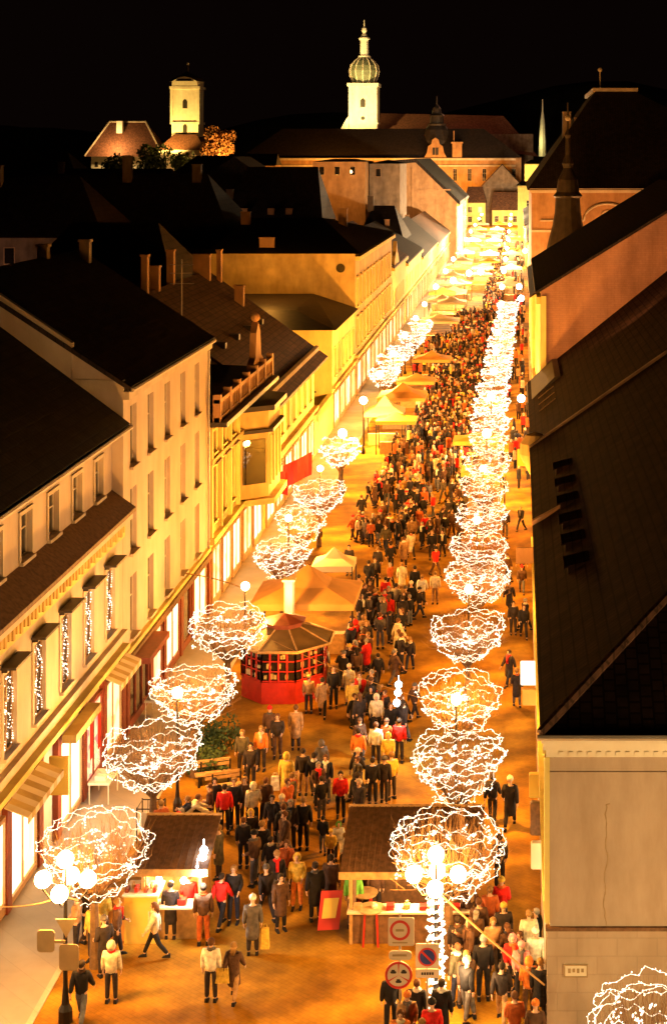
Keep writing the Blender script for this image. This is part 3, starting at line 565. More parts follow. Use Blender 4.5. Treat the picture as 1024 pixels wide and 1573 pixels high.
mb = MB(); mb.lathe((6.4, 203, 0), [(3.0, 8), (3.0, 10.6), (2.85, 11.6), (2.5, 13.2), (2.0, 15), (1.7, 16.8), (1.6, 18.6), (1.9, 18.9), (1.5, 19.4), (1.3, 21.0), (.8, 22.0), (.55, 22.5), (.75, 23.1), (.35, 24.2), (.3, 26.4), (.45, 26.8), (.12, 27.6), (.1, 31)], 14)
cu = mb.build('cupola', M['cup'], t); mb = MB(); mb.ball((6.4, 203, 29), .4); mb.build('finial', M['cream'], cu)
mb = MB(); mb.box(3, 196, 0, 14, 214.9, 9.6); mb.build('corner_wing', M['orange'], t)
far_house(275, 340, 9, 14, 8.6, 'yellow', 'tiled', 'yellow house on the right beyond the cupola', xe=1.9, rows=((4.4, 6.8),), step=5)
far_house(340.3, 448, 9, 13, 8.6, 'yellow', 'tiled', 'farthest low yellow house on the right side of the street', xe=1.6, rows=((4.4, 6.8),), step=6)

# --- dark houses behind the left row
def back_house(x0, x1, Y, D, ze, zr, label, ins=3, ax='x', ch=(), wm='dwall', rm='tiled', lit=None, name='back_house'):
    t = thing(name, ((x0+x1)/2, Y+D/2, 0), label, 'house'); mb = MB(); mb.box(x0, Y, 0, x1, Y+D, ze); mb.build('wall', M[wm], t)
    mb = MB()
    if ax == 'x': mb.add([(x0-.3,Y-.3,ze),(x1+.3,Y-.3,ze),(x1+.3,Y+D+.3,ze),(x0-.3,Y+D+.3,ze),(x0+ins,Y+D/2,zr),(x1-ins,Y+D/2,zr)], [(0,1,5,4),(1,2,5),(2,3,4,5),(3,0,4),(0,3,2,1)])
    else: mb.add([(x0-.3,Y-.3,ze),(x1+.3,Y-.3,ze),(x1+.3,Y+D+.3,ze),(x0-.3,Y+D+.3,ze),((x0+x1)/2,Y+ins,zr),((x0+x1)/2,Y+D-ins,zr)], [(0,1,4),(1,2,5,4),(2,3,5),(3,0,4,5),(0,3,2,1)])
    rf = mb.build('roof', M[rm], t)
    for (cx, cz, h) in ch: chimney(rf, cx, Y+D/2-1, cz, cz+h, 1.0, .8, 'dwall')
    f = fr_front(Y); n = int((x1-x0)/3.2)
    for i in range(n):
        u = x0+1.2+i*(x1-x0-1.2)/n; mb = MB(); mb.lbox(f, u, u+1.1, ze-2.6, ze-.9, .003, .05); w = mb.build('window', M['frame'], t); mb = MB(); mb.lbox(f, u+.1, u+1.0, ze-2.5, ze-1.0, .052, .06); mb.build('pane', M['glass'], w)
    if lit: mb = MB(); mb.box(lit[0]-.9, Y+D*.28, lit[1]-1, lit[0]+.9, Y+D*.5, lit[1]+1.2); dm = mb.build('dormer', M[wm], rf); mb = MB(); mb.lbox(fr_front(Y+D*.28), lit[0]-.55, lit[0]+.55, lit[1]-.7, lit[1]+.6, .003, .05); mb.build('window', M['lit'], dm)
    return t
back_house(-60, -40, 150, 14, 16.2, 22, 'dim two window house wall far left among the dark roofs', 4, ch=((-52, 20, 3),))
back_house(-39.5, -26.5, 120, 16, 13.2, 18.6, 'dark roofed house behind the row of orange lit chimneys', 3)
back_house(-57, -31, 170, 22, 14, 22, 'wide black roofed house left of the big orange block', 5, ch=((-45, 20, 4), (-37, 20, 3)))
back_house(-82, -52, 250, 22, 15, 22, 'black roofed house with one small lit window in its roof', 6, lit=(-65.4, 17.4), ch=((-76, 20, 3),))
back_house(-58, -38, 262, 20, 17, 24, 'dark house with pale gable standing over the black roofs', 2, ax='y')
back_house(-48, -35.5, 225, 18, 14.5, 18, 'brownish firewall house with a stepped top behind the big block', 1, rm='slate', ch=((-46, 17, 2), (-43, 17, 2), (-40, 17, 2)))
t = back_house(-41.5, -28, 222, 16, 14.2, 22.5, 'black mansard house with three small lit dormer windows', 1.5, rm='tiled')
for x in (-39.2, -35.4, -32.8): mb = MB(); mb.box(x-.45, 223.2, 15.2, x+.45, 225.5, 16.6); mb.build('dormer', M['orange'], t)
mb = MB(); mb.box(-40.2, 221.3, 14.3, -33.4, 221.65, 14.65); mb.build('gutter', M['white'], t)
back_house(-27, -19.5, 262, 18, 10, 15.5, 'dark roofed house below the tall shaded blocks', 2, wm='orange', ch=((-25.5, 14.5, 2.6),))
back_house(-39.5, -29.4, 300, 18, 23, 23.6, 'tall dark block with shaded wall panels below the theatre cornice', 3, wm='orange', rm='slate')
back_house(-29.2, -23.2, 306, 18, 22.6, 23.4, 'tall block with greenish dark wall panel next to the orange gable', 3, wm='dwall', rm='slate')
back_house(-74, -56, 330, 20, 19.5, 24.2, 'unlit house crest in front of the floodlit church tower', 4)
back_house(-120, -84, 300, 24, 17, 25, 'wide unlit roof at the far left edge of the town', 6, ch=((-110, 22, 4),))
back_house(-100, -62, 140, 16, 9, 15, 'black roof in front of the dim far left house wall', 5)

# --- the floodlit churches on the hill
def church1():
    Y = 600; t = thing('parish_church', (-128, Y+10, 12), 'floodlit yellow church tower without spire left of the orange tree', 'church')
    z0 = 12; x = (284-796)*Y/2400; m = MB(); a = 5.1
    m.box(x-a, Y, z0, x+a, Y+10.2, 53); m.box(x-a-.5, Y-.5, 36.5, x+a+.5, Y+10.7, 37.3)
    for sx in (-1, 1): m.box(x+sx*a-.5, Y-.35, 37.3, x+sx*a+.5, Y+.7, 50)
    m.box(x-a-.7, Y-.7, 50, x+a+.7, Y+10.9, 51); tw = m.build('tower', M['white'], t)
    m = MB(); m.prism([(x-5, 51.05), (x+5, 51.05), (x+4.6, 53), (x+2.5, 54.2), (x, 54.8), (x-2.5, 54.2), (x-4.6, 53)], 'y', Y-.6, Y); m.build('clock_gable', M['white'], tw)
    for (zz, h, ww) in ((42.5, 2.6, .9), (33, 2.6, .8)):
        m = MB(); pts = [(x-ww, zz), (x+ww, zz), (x+ww, zz+h), (x+ww*.6, zz+h+.7), (x, zz+h+1), (x-ww*.6, zz+h+.7), (x-ww, zz+h)]; m.prism(pts, 'y', Y-.06, Y-.003); m.build('window', M['sblack'], tw)
    m = MB(); m.lathe((x, Y+5, 53), [(7, 0), (5.8, 1.2), (2, 3), (.5, 4), (.4, 6.5)], 8, ph=PI/8); m.build('tower_roof', M['slate'], tw)
    m = MB(); m.ball((x, Y+5, 59.9), .6); m.build('finial', M['white'], tw)
    m = MB(); m.box(x-9.5, Y-4, z0, x+8.5, Y+16, 26.5); m.build('nave_wall', M['white'], t)
    m = MB(); m.add([(x-9.8,Y-4.3,26.5),(x+9,Y-4.3,26.5),(x+9,Y+16,26.5),(x-9.8,Y+16,26.5),(x-4,Y-.9,32.5),(x+4.5,Y-.9,32.5),(x+4.5,Y+12,32.5),(x-4,Y+12,32.5)], [(0,1,5,4),(1,2,6,5),(2,3,7,6),(3,0,4,7),(4,5,6,7)]); m.build('nave_roof', M['tiler'], t)
church1()
t = thing('monastery', (-152, 610, 12), 'brown hipped roof with white chimney floodlit left of the yellow church tower', 'building')
m = MB(); m.box(-164, 600, 8, -139, 616, 24.5); m.build('wall', M['white'], t)
m = MB(); m.add([(-166,598,24),(-136,598,24),(-136,618,24),(-166,618,24),(-158.5,606,37.3),(-144.5,606,37.3)], [(0,1,5,4),(1,2,5),(2,3,4,5),(3,0,4),(0,3,2,1)]); rf = m.build('roof', M['tiler'], t)
m = MB(); m.tube([(-166,598,24.2),(-158.5,606,37.5),(-144.5,606,37.5),(-136,598,24.2)], .35, 5); m.build('ridge_tiles', M['cream'], rf)
chimney(rf, -153.5, 602, 33, 37.5, 2.2, 1.8, 'white')
for x in (-162, -156, -149, -143): m = MB(); m.lbox(fr_front(600), x-.6, x+.6, 20, 22, .003, .05); m.build('window', M['sblack'], t)
# cathedral with onion dome
t = thing('cathedral', (-45, 640, 20), 'white floodlit church tower with onion dome and lantern above the long dark roof', 'church')
Y = 620; sc_ = Y/2400; x = (557-796)*sc_; zf = lambda py: H-(py-VY)*sc_
m = MB(); a = 5.6; m.box(x-a, Y, 10, x+a, Y+11.2, zf(127)); m.box(x-a-.6, Y-.6, zf(132), x+a+.6, Y+11.8, zf(127)+.003)
for s in (-1, 1): m.box(x+s*(a-.6)-.6, Y-.3, zf(188), x+s*(a-.6)+.6, Y+.5, zf(132))
m.box(x-a-.4, Y-.4, zf(190), x+a+.4, Y+11.6, zf(187)); tw = m.build('tower', M['white'], t)
m = MB(); m.prism([(x-1, zf(164)), (x+1, zf(164)), (x+1, zf(153)), (x, zf(150)), (x-1, zf(153))], 'y', Y-.06, Y-.003); m.build('window', M['sblack'], tw)
m = MB(); m.prism([(x+.8*math.cos(i*PI/6), zf(181)+.8*math.sin(i*PI/6)) for i in range(12)], 'y', Y-.06, Y-.003); m.build('round_window', M['sblack'], tw)
pr = [(4.6, zf(127)), (4.8, zf(122)), (5.6, zf(115)), (5.9, zf(107)), (5.4, zf(99)), (4, zf(92)), (2.6, zf(88)), (2.3, zf(86))]
m = MB(); m.lathe((x, Y+5.6, 0), pr, 12); m.build('onion_dome', M['copper'], tw)
m = MB()
for k in range(12): an = 2*PI*k/12; m.tube([(x+math.cos(an)*(r+.05), Y+5.6+math.sin(an)*(r+.05), z) for r, z in pr], .22, 4)
m.build('dome_ribs', M['cream'], tw)
m = MB(); m.lathe((x, Y+5.6, 0), [(2.5, zf(86)), (2.5, zf(84)), (1.7, zf(83)), (1.6, zf(60)), (2.2, zf(58)), (2.2, zf(56)), (1.2, zf(53)), (.6, zf(48)), (1.1, zf(45)), (.9, zf(41)), (.25, zf(38)), (.15, zf(28))], 8); m.build('lantern', M['white'], tw)
m = MB(); m.box(x-9, Y-1, 10, x-a-.01, Y+8, zf(200)); m.hexa([(x-9,Y-1,zf(200)),(x-a,Y-1,zf(200)),(x-a,Y+8,zf(200)),(x-9,Y+8,zf(200))], [(x-6.4,Y-1,zf(182)),(x-a,Y-1,zf(178)),(x-a,Y+8,zf(178)),(x-6.4,Y+8,zf(182))]); m.build('buttress', M['white'], t)
m = MB(); m.box(x+a+.01, Y+4, 10, x+a+62, Y+24, zf(205)); m.build('nave_wall', M['dwall'], t)
m = MB(); m.add([(x+a,Y+3,zf(207)),(x+a+64,Y+3,zf(240)),(x+a+64,Y+25,zf(240)),(x+a,Y+25,zf(207)),(x+a,Y+14,zf(172)),(x+a+50,Y+14,zf(176))], [(0,1,5,4),(1,2,5),(2,3,4,5),(3,0,4)]); m.build('nave_roof', M['tiler'], t)
# thin floodlit spire far right
m = MB(); Y = 640; s = Y/2400; x = (833-796)*s; m.lathe((x, Y, 0), [(1.6, H-35*s*0), (1.5, H+25*s), (.9, H+55*s), (.35, H+70*s), (.2, H+88*s)], 8); t = tag(m.build('church_spire', M['white']), 'thin floodlit spire poking up right of the dark hill ridge', 'spire')
# autumn tree lit orange
def leafy(name, loc, r, rz, n, size, lm, label, cat, seed, trunk=3, group=None, twig=True):
    rr = random.Random(seed); t = thing(name, loc, label, cat, group); x, y, z = loc
    m = MB(); m.tube([(x, y, z), (x+.05*r, y, z+trunk*.6), (x, y, z+trunk+rz*.6)], [r*.1, r*.07, r*.03], 6)
    for k in range(5): a = 2*PI*k/5; m.tube([(x, y, z+trunk*.8), (x+math.cos(a)*r*.4, y+math.sin(a)*r*.4, z+trunk+rz*.8)], [r*.045, r*.015], 4)
    m.build('trunk', M['bark'], t); m = MB()
    cl = [(rr.uniform(-.6, .6)*r, rr.uniform(-.6, .6)*r, rr.uniform(-.6, .6)*rz, rr.uniform(.32, .5)*r) for _ in range(14)]
    for i in range(n):
        c = rr.choice(cl); v = Vector((rr.gauss(0, 1), rr.gauss(0, 1), rr.gauss(0, 1))).normalized()*c[3]*rr.uniform(.75, 1.1)
        p = Vector((x+c[0], y+c[1], z+trunk+rz+c[2]))+v; a = Vector((rr.gauss(0,1), rr.gauss(0,1), rr.gauss(0,1))).normalized(); b = a.orthogonal().normalized(); s = size*rr.uniform(.6, 1.3)
        m.add([p-a*s-b*s*.5, p+a*s-b*s*.5, p+a*s+b*s*.5, p-a*s+b*s*.5], [(0,1,2,3)])
    m.build('crown', M[lm], t); return t
leafy('autumn_tree', (-112.7, 590, 16), 6.6, 6.6, 2600, .5, 'oleaf', 'round tree lit deep orange beside the floodlit church tower', 'tree', 5, 6)
for i, (x, y, z, r) in enumerate(((-134, 575, 14, 7), (-122, 572, 12, 6), (-146, 570, 10, 7), (-100, 560, 8, 6))):
    leafy('dark_tree', (x, y, z), r, r*.8, 900, .6, 'leaf', ('rounded black tree silhouette before the monastery roof', 'black tree silhouette below the floodlit church tower', 'low black tree silhouette at the left foot of the monastery', 'black tree silhouette below the orange tree')[i], 'tree', 20+i, 3)
# floodlights
light('flood_lamp', (-133, 588, 22), 26000, (1, .58, .12), .5, spot=80, aim=(-128, 600, 42)); light('flood_lamp', (-141, 586, 22), 18000, (1, .58, .12), .5, spot=80, aim=(-128, 600, 44))
light('flood_lamp', (-154, 595, 29), 5000, (1, .6, .2), .4); light('flood_lamp', (-106, 578, 22), 14000, (1, .5, .12), .5)
light('flood_lamp', (-72, 598, 38), 40000, (1, .66, .2), .5, spot=90, aim=(-61.7, 620, 50)); light('flood_lamp', (-52, 598, 36), 20000, (1, .64, .2), .5, spot=90, aim=(-61.7, 620, 55)); light('flood_lamp', (-66, 600, 54), 15000, (1, .7, .25), .5, spot=70, aim=(-61.7, 620, 66))
light('flood_lamp', (6, 634, 30), 1200, (1, .9, .3), .3); light('flood_lamp', (-20, 610, 50), 2500, (1, .4, .2), .5)
light('flood_lamp', (-24, 560, 13), 9000, SODIUM, .4); light('flood_lamp', (-44, 563, 15), 9000, SODIUM, .4); light('flood_lamp', (-68, 563, 16), 9000, SODIUM, .4); light('flood_lamp', (-95, 532, 14), 6000, SODIUM, .4); light('flood_lamp', (-36, 290, 20), 1200, SODIUM, .4)
light('flood_lamp', (7, 440, 8), 5000, SODIUM, .4); light('flood_lamp', (12, 205, 10), 2600, (1, .42, .12), .3); light('flood_lamp', (9, 490, 17), 4000, (1, .6, .18), .3)
light('added_wall_light', (6, 100, 15.5), 1300, (1, .42, .16), .4, spot=100, aim=(7.5, 113, 15.5)); light('added_wall_light', (-24, 149, 14), 500, SODIUM, .3); light('added_wall_light', (-24, 350, 16), 2200, (1, .5, .16), .3); light('added_wall_light', (-33, 292, 21), 300, (1, .5, .16), .3); light('added_wall_light', (-50, 144, 13), 120, (1, .5, .3), .3); light('added_wall_light', (-44, 215, 12), 350, (1, .5, .25), .3)  # added lights without fixtures, put in to brighten the upper walls
# ------------------------------------------------------------------ street lamps
def lamp_five(loc, label, power=1500, col=SODIUM):
    x, y, _ = loc; t = thing('street_lamp', loc, label, 'street lamp', 'street lamps')
    m = MB(); m.lathe((x, y, 0), [(.2, 0), (.2, .35), (.11, .5), (.08, .9), (.065, 1), (.055, 3.4), (.09, 3.5), (.05, 3.6), (.03, 4.2)], 8); m.build('pole', M['metal'], t)
    for k, (dx, dy, dz) in enumerate(((-.62, 0, 3.95), (.62, 0, 3.95), (0, -.55, 3.8), (0, .55, 3.8), (0, 0, 4.5))):
        m = MB(); m.tube([(x, y, 3.45), (x+dx*.6, y+dy*.6, 3.35), (x+dx, y+dy, dz-.28), (x+dx, y+dy, dz-.18)], .028, 5); m.lathe((x+dx, y+dy, dz-.24), [(.05, 0), (.1, .06)], 8); m.build('arm', M['metal'], t)
        m = MB(); m.ball((x+dx, y+dy, dz), .235, 14, 10); m.build('globe', M['globe'], t, True)
    light('lamp_light', (x+.3, y-.3, 4.35), power*.5, col, .25, t); light('lamp_light', (x-.3, y+.25, 3.45), power*.5, col, .25, t)
    return t
def lamp_one(loc, label, power=1300, r=.2):
    x, y, _ = loc; t = thing('street_lamp', loc, label, 'street lamp', 'street lamps')
    m = MB(); m.lathe((x, y, 0), [(.16, 0), (.16, .3), (.08, .5), (.055, 1), (.045, 4.0), (.1, 4.08)], 8); m.build('pole', M['metal'], t)
    m = MB(); m.ball((x, y, 4.32), r, 12, 8); m.build('globe', M['globe'], t, True)
    light('lamp_light', (x+.42, y-.1, 4.3), power, SODIUM, .2, t)
    return t
LL = lamp_five((-12.55, 43.3, 0), 'five globe street lamp with sign backs on its pole at bottom left', 1150)
lamp_five((-2.3, 43.6, 0), 'five globe street lamp in front of the lit tree and hut at bottom right', 1050)
lamp_five((9, 33, 0), 'street lamp on the square lighting the beige end wall', 3400, (1, .60, .22))
lamp_five((-6.2, 31, 0), 'unseen added lamp in the open square lighting the sign faces', 1300, (1, .55, .18))  # added out of view to brighten the signs and foreground people
nm = 'first second third fourth fifth sixth seventh eighth ninth tenth eleventh twelfth thirteenth fourteenth fifteenth sixteenth seventeenth eighteenth nineteenth twentieth twenty-first twenty-second'.split()
for i, (Y) in enumerate((56.6, 71, 84.5, 98.5, 111, 128, 143, 158, 175, 192, 209)):
    lamp_one((-2.25, Y, 0), f'{nm[i]} nearest single globe lamp among the right row of trees', (1300, 1200, 1100, 1200, 1800, 2600, 2200, 2200, 2200, 2300, 2300)[i], .2 if Y < 105 else .32)
for i, (Y) in enumerate((57.3, 71.5, 85, 98.5, 111, 126, 141, 156, 172, 190, 208)):
    lamp_one((-12.5, Y, 0), f'{nm[i]} nearest single globe lamp along the left house fronts', (1200, 1100, 1900, 2700, 4300, 5600, 4200, 2400, 2400, 2300, 2300)[i], .2 if Y < 105 else .32)
for i, Y in enumerate((236, 268, 300, 335, 372, 410, 450, 495, 530)):
    for s, X in (('right', -2.5), ('left', -12.5)): lamp_one((X, Y, 0), f'tiny far street lamp on the {s} side, {nm[i]} past the lit trees', 3200, .4)

# ------------------------------------------------------------------ pruned trees and their light strings
def crown_r(t): return .45+.75*math.sin(min(1, t*1.25)*PI*.5) if t < .8 else 1.2-.9*(t-.8)/.2*.35
def tree_mesh(seed, Rr=1.6, full=1):
    rr = random.Random(seed); tr = MB(); tr.tube([(0,0,0),(.03,0,1),(0,.02,1.9),(.02,.02,2.3)], [.17, .13, .12, .1], 7)
    for k in range(7): a = 2*PI*k/7+rr.uniform(-.3,.3); tr.tube([(0,0,1.95),(math.cos(a)*.35,math.sin(a)*.35,2.35),(math.cos(a)*.8,math.sin(a)*.8,3.0)], [.075,.055,.03], 5)
    cr = MB()
    for i in range(300):
        a = rr.uniform(0, 2*PI); q = rr.uniform(.25, 1.0); p = Vector((math.cos(a)*q*.8, math.sin(a)*q*.8, 2.1+q*1.0*rr.uniform(.8,1.1)))
        out = rr.uniform(.35, 1.0); e = Vector((math.cos(a+rr.uniform(-.4,.4))*out*Rr, math.sin(a+rr.uniform(-.4,.4))*out*Rr, 2.85+rr.uniform(.2, 1.6)*(1.15-out*.45)))
        mid = p.lerp(e, .5)+Vector((rr.uniform(-.1,.1), rr.uniform(-.1,.1), -.08)); cr.tube([p, mid, e], [.009, .007, .004], 3, cap=False)
        for _ in range(2): f = e+Vector((rr.uniform(-.22,.22), rr.uniform(-.22,.22), rr.uniform(.1,.45))); cr.tube([mid.lerp(e, rr.uniform(.2,1)), f], [.005, .003], 3, cap=False)
    return tr.mesh('trunk', M['bark']), cr.mesh('crown', M['twig'])
def string_mesh(seed, Rr=1.6, loops=7, tilt=.09, thin=.0055, big=.8):
    rr = random.Random(seed); m = MB()
    tx, ty = rr.uniform(-tilt, tilt), rr.uniform(-tilt, tilt)
    for L in range(loops):
        t = (L+.3+rr.uniform(-.15,.15))/loops; z0 = 2.4+t*2.0; rad = Rr*crown_r(t)/1.2; a0 = rr.uniform(0, 2*PI); arc = 2*PI*rr.uniform(.75, 1.08)
        ph = [rr.uniform(0, 6.28) for _ in range(6)]; n = int(arc*rad/.1); pts = []
        for i in range(n):
            u = i/n; a = a0+arc*u
            r_ = rad*(1+.05*math.sin(2*a+ph[0])+.04*math.sin(6*a+ph[1])+.035*math.sin(19*a+ph[2]))+rr.uniform(-.014,.014)
            z = z0+.09*math.sin(2*a+ph[3])+.06*math.sin(5*a+ph[4])+.05*math.sin(13*a+ph[5])+.02*math.sin(27*a+ph[1])+(u-.5)*.25+rr.uniform(-.014,.014)
            p = Vector((math.cos(a)*r_, math.sin(a)*r_, z)); p.z += tx*p.x+ty*p.y; pts.append(p)
        m.tube(pts, thin, 3, cap=False)
        for p in pts:
            if rr.random() < .72: m.octa(p+Vector((rr.uniform(-.035,.035), rr.uniform(-.035,.035), rr.uniform(-.035,.035))), rr.uniform(.014, .036)*big)
    for k in range(26):       # short climbing pieces inside the crown
        a = rr.uniform(0, 2*PI); q = rr.uniform(.1, .9)*Rr; p = Vector((math.cos(a)*q, math.sin(a)*q, rr.uniform(2.8, 3.9)))
        for i in range(8): p = p+Vector((rr.uniform(-.1,.1), rr.uniform(-.1,.1), rr.uniform(-.06,.1))); m.octa(p, rr.uniform(.02, .042))
    return m.mesh('string_lights', M['string'])
tms = [tree_mesh(i) for i in range(4)]; sms = [string_mesh(40+i, 1.6, (9, 10, 8, 9, 10)[i]) for i in range(5)]; smf = [string_mesh(60+i, 1.6, 9, thin=.008, big=1.7) for i in range(3)]
def lit_tree(x, y, k, label, slabel, s=1.0, sz=1.0, st=None, rot=None):
    t = thing('pruned_tree', (x, y, 0), label, 'tree', 'pruned trees wound with lights')
    jj = random.Random(k*7+int(y)); s *= jj.uniform(.92, 1.06); sz *= jj.uniform(.95, 1.06)
    t.scale = (s, s, sz); t.rotation_euler.z = rot if rot is not None else k*1.3
    for nm_, me in zip(('trunk', 'crown'), tms[k % 4]):
        o = bpy.data.objects.new(nm_, me); COL.objects.link(o); o.parent = t
    o = bpy.data.objects.new('string_lights', st or sms[k % 5]); COL.objects.link(o); o.location = (x, y, 0); o.scale = (s, s, sz); o.rotation_euler.z = t.rotation_euler.z+.4
    tag(o, slabel, 'string lights', 'white light strings wound round the tree crowns')
right = [(688,46),(705,52.3),(705,59.2),(718,67.8),(733,76.2),(735,83),(740,90),(744,97.5),(748,105),(750,113),(752,121),(754,130),(757,139),(762,148),(765,157),(767,166),(770,175),(773,185),(776,195),(778,206),(780,218)]
xr_ = [-2.2, -2.0, -2.15, -2.1, -2.05]+[-2.0]*20
for i, (px, Y) in enumerate(right):
    lab = nm[i]
    where = ('behind the five globe lamp at bottom right', 'between the near hut and the first lamp', 'around the first single lamp')[i] if i < 3 else None
    if where: l1 = f'bare round pruned tree of the right row {where}'; l2 = f'white string lights ringing the crown {where}'
    else: l1 = f'{lab} nearest bare pruned tree of the right row'; l2 = f'white string lights on the {lab} nearest tree of the right row'
    lit_tree((px-VX)*Y/F, Y, i, l1, l2, (1.0, 1.0, 1.0, 1.0, .95)[i] if i < 5 else .95, (1.0, 1.0, .95, .95, .9)[i] if i < 5 else .9, smf[i % 3] if i > 9 else None)
left = [(146,46.2),(235,53.9),(297,60.4),(350,68.2),(434,81.0),(462,88),(490,96),(522,110),(590,149),(600,158),(616,168),(632,179),(646,192)]
lw = ['behind the left lamp', 'over the poster cage at the left shops', 'around the lamp left of the red kiosk', 'touching the red kiosk roof', 'left of the orange tent', 'behind the orange tent tree', 'right of the flags', 'before the low yellow house']
for i, (px, Y) in enumerate(left):
    if i < 8: l1 = f'bare round pruned tree {lw[i]}'; l2 = f'white string lights on the crown {lw[i]}'
    else: l1 = f'{nm[i]} nearest bare pruned tree of the left row'; l2 = f'white string lights on the {nm[i]} nearest tree of the left row'
    lit_tree((px-VX)*Y/F, Y, i+2, l1, l2, (1.02, .98, 1.05, .98, .98)[i] if i < 5 else .92, .95 if i < 6 else .9, smf[i % 3] if i > 6 else None)
lit_tree(3.05, 36.4, 1, 'lit bare tree cut off by the bottom right corner of the photo', 'white string lights on the tree at the bottom right corner', .95, .98)
# warm glow of the strings themselves
for i, Y in enumerate((52, 60, 68, 76, 90, 105, 120, 135, 150, 165, 185, 205)): light('string_glow', (-2.0, Y, 3.4), 90, WHITE, .8)
for i, Y in enumerate((54, 61, 68, 82, 96, 112, 150, 175, 200)): light('string_glow', (-12.4, Y, 3.4), 90, WHITE, .8)
# lamp pole wrapped with lights
rr = random.Random(9); m = MB(); pts = []
for i in range(150): a = i*.55; z = .1+i*.0215; pts.append(Vector((-2.3+math.cos(a)*.2+rr.uniform(-.03,.03), 43.6+math.sin(a)*.2, z)))
m.tube(pts, .03, 4)
for p in pts: m.octa(p+Vector((rr.uniform(-.05,.05), rr.uniform(-.05,.05), 0)), rr.uniform(.04,.075))
tag(m.build('string_lights', M['string']), 'dense white string lights wrapped down the right five globe lamp pole', 'string lights')
light('string_glow', (-1.7, 43.0, 1.6), 260, WHITE, .5)

# ------------------------------------------------------------------ market huts, kiosk, tents, stalls
def hut(x0, x1, y0, y1, ze, zr, label, rm='wood', wm='wood', power=160, name='market_hut', open_side='front'):
    t = thing(name, ((x0+x1)/2, (y0+y1)/2, 0), label, 'market hut', 'market huts'); m = MB()
    m.box(x0, y0, 0, x1, y0+.08, 1.0); m.box(x0, y0+.08, 0, x0+.08, y1, ze); m.box(x1-.08, y0+.08, 0, x1, y1, ze); m.box(x0+.08, y1-.08, 0, x1-.08, y1, ze+.3)
    m.build('wall', M[wm], t)
    m = MB(); m.box(x0-.1, y0-.25, 1.004, x1+.1, y0+.35, 1.06); m.build('counter', M['canvas'], t)
    m = MB(); P = [(x0-.3, y0-.45, ze), (x1+.3, y0-.45, ze), (x1+.3, y1+.1, zr), (x0-.3, y1+.1, zr)]; m.hexa([Vector(p) for p in P], [Vector(p)+Vector((0,0,.07)) for p in P])
    rf = m.build('roof', M[rm], t); m = MB(); n = int((x1-x0)/.16)
    for i in range(n): u = x0-.25+i*(x1-x0+.5)/n; m.hexa([(u,y0-.45,ze+.073),(u+.03,y0-.45,ze+.073),(u+.03,y1+.1,zr+.073),(u,y1+.1,zr+.073)], [(u,y0-.45,ze+.1),(u+.03,y0-.45,ze+.1),(u+.03,y1+.1,zr+.1),(u,y1+.1,zr+.1)])
    m.build('batten', M[rm], rf); m = MB(); m.box(x0-.32, y0-.5, ze-.12, x1+.32, y0-.46, ze+.1); m.build('fascia', M['lwood'], t); m = MB(); m.box(x0-.32, y1+.11, zr-.06, x1+.32, y1+.16, zr+.14); m.build('fascia', M['lwood'], t)
    for x in (x0, x1): m = MB(); m.box(x-.05, y0-.05, 0, x+.05, y0-.004, ze); m.build('post', M['lwood'], t)
    rr = random.Random(int(x0*100)); 
    for k in range(int((x1-x0)/.5)):
        m = MB(); u = x0+.2+k*.5; h = rr.uniform(.12,.3)
        if k % 2: m.lathe((u, y0+.05, 1.062), [(.09, 0), (.11, h*.6), (.05, h*.8), (.05, h)], 8)
        else: m.box(u-.12, y0-.12, 1.062, u+.12, y0+.12, 1.062+h*.6)
        m.build('goods', M[rr.choice(['red','canvas','ochre','lwood'])], t)
    m = MB(); m.ball(((x0+x1)/2, y0+.2, ze-.15), .1, 8, 6); m.build('bulb', M['globe'], t); light('hut_light', ((x0+x1)/2, y0+.1, ze-.45), power, WHITE, .1, t)
    return t
hut(-5.1, -1.4, 47.6, 49.9, 2.3, 3.1, 'brown roofed market hut behind the lit tree at bottom right', power=150)
hut(-11.5, -9.75, 47.9, 49.6, 2.25, 2.95, 'small brown roofed hut beside the yellow booth at lower left', wm='lwood', power=230)
t = thing('sales_booth', (-12.2, 48, 0), 'orange and yellow panelled booth under the left lit tree', 'booth'); m = MB(); m.box(-12.0, 47.6, 0, -11.0, 47.72, 1.45); m.box(-12.0, 47.723, 1.3, -11.0, 48.5, 1.45); m.build('front_panel', M['ycanvas'], t)
m = MB(); m.box(-13.2, 47.75, 0, -12.03, 47.85, 1.6); m.box(-13.2, 47.853, 0, -13.1, 49.2, 1.6); m.build('side_panel', M['ocanvas'], t); m = MB(); m.box(-12.05, 47.5, 1.453, -10.95, 48.55, 1.5); m.build('counter', M['white'], t)
for k in range(7): m = MB(); u = -11.95+k*.14; h = (.12, .2, .15, .24, .1, .18, .14)[k]; (m.lathe((u, 47.8+.2*(k % 2), 1.503), [(.05, 0), (.06, h*.6), (.03, h)], 8) if k % 2 else m.box(u-.05, 47.7, 1.503, u+.05, 47.95, 1.503+h)); m.build('goods', M[('rframe', 'lwood', 'red', 'wood')[k % 4]], t)
def bulbs(pts, label, r=.13):
    m = MB(); 
    for p in pts: m.ball(p, r, 10, 8); m.tube([p, Vector(p)+Vector((0,0,.35))], .015, 4)
    tag(m.build('bulb_string', M['cold']), label, 'bulbs')
bulbs([at(313,1307,48), at(311,1317,47.9), at(303,1337,47.6)], 'three cold white bulbs on the right corner of the small left hut'); light('bulb_light', (-9.6, 47.4, 2.2), 260, (1, .9, .75), .1)
bulbs([at(244,1351,47.6), at(282,1353,47.5)], 'pair of white bulbs over the yellow counter', .1)
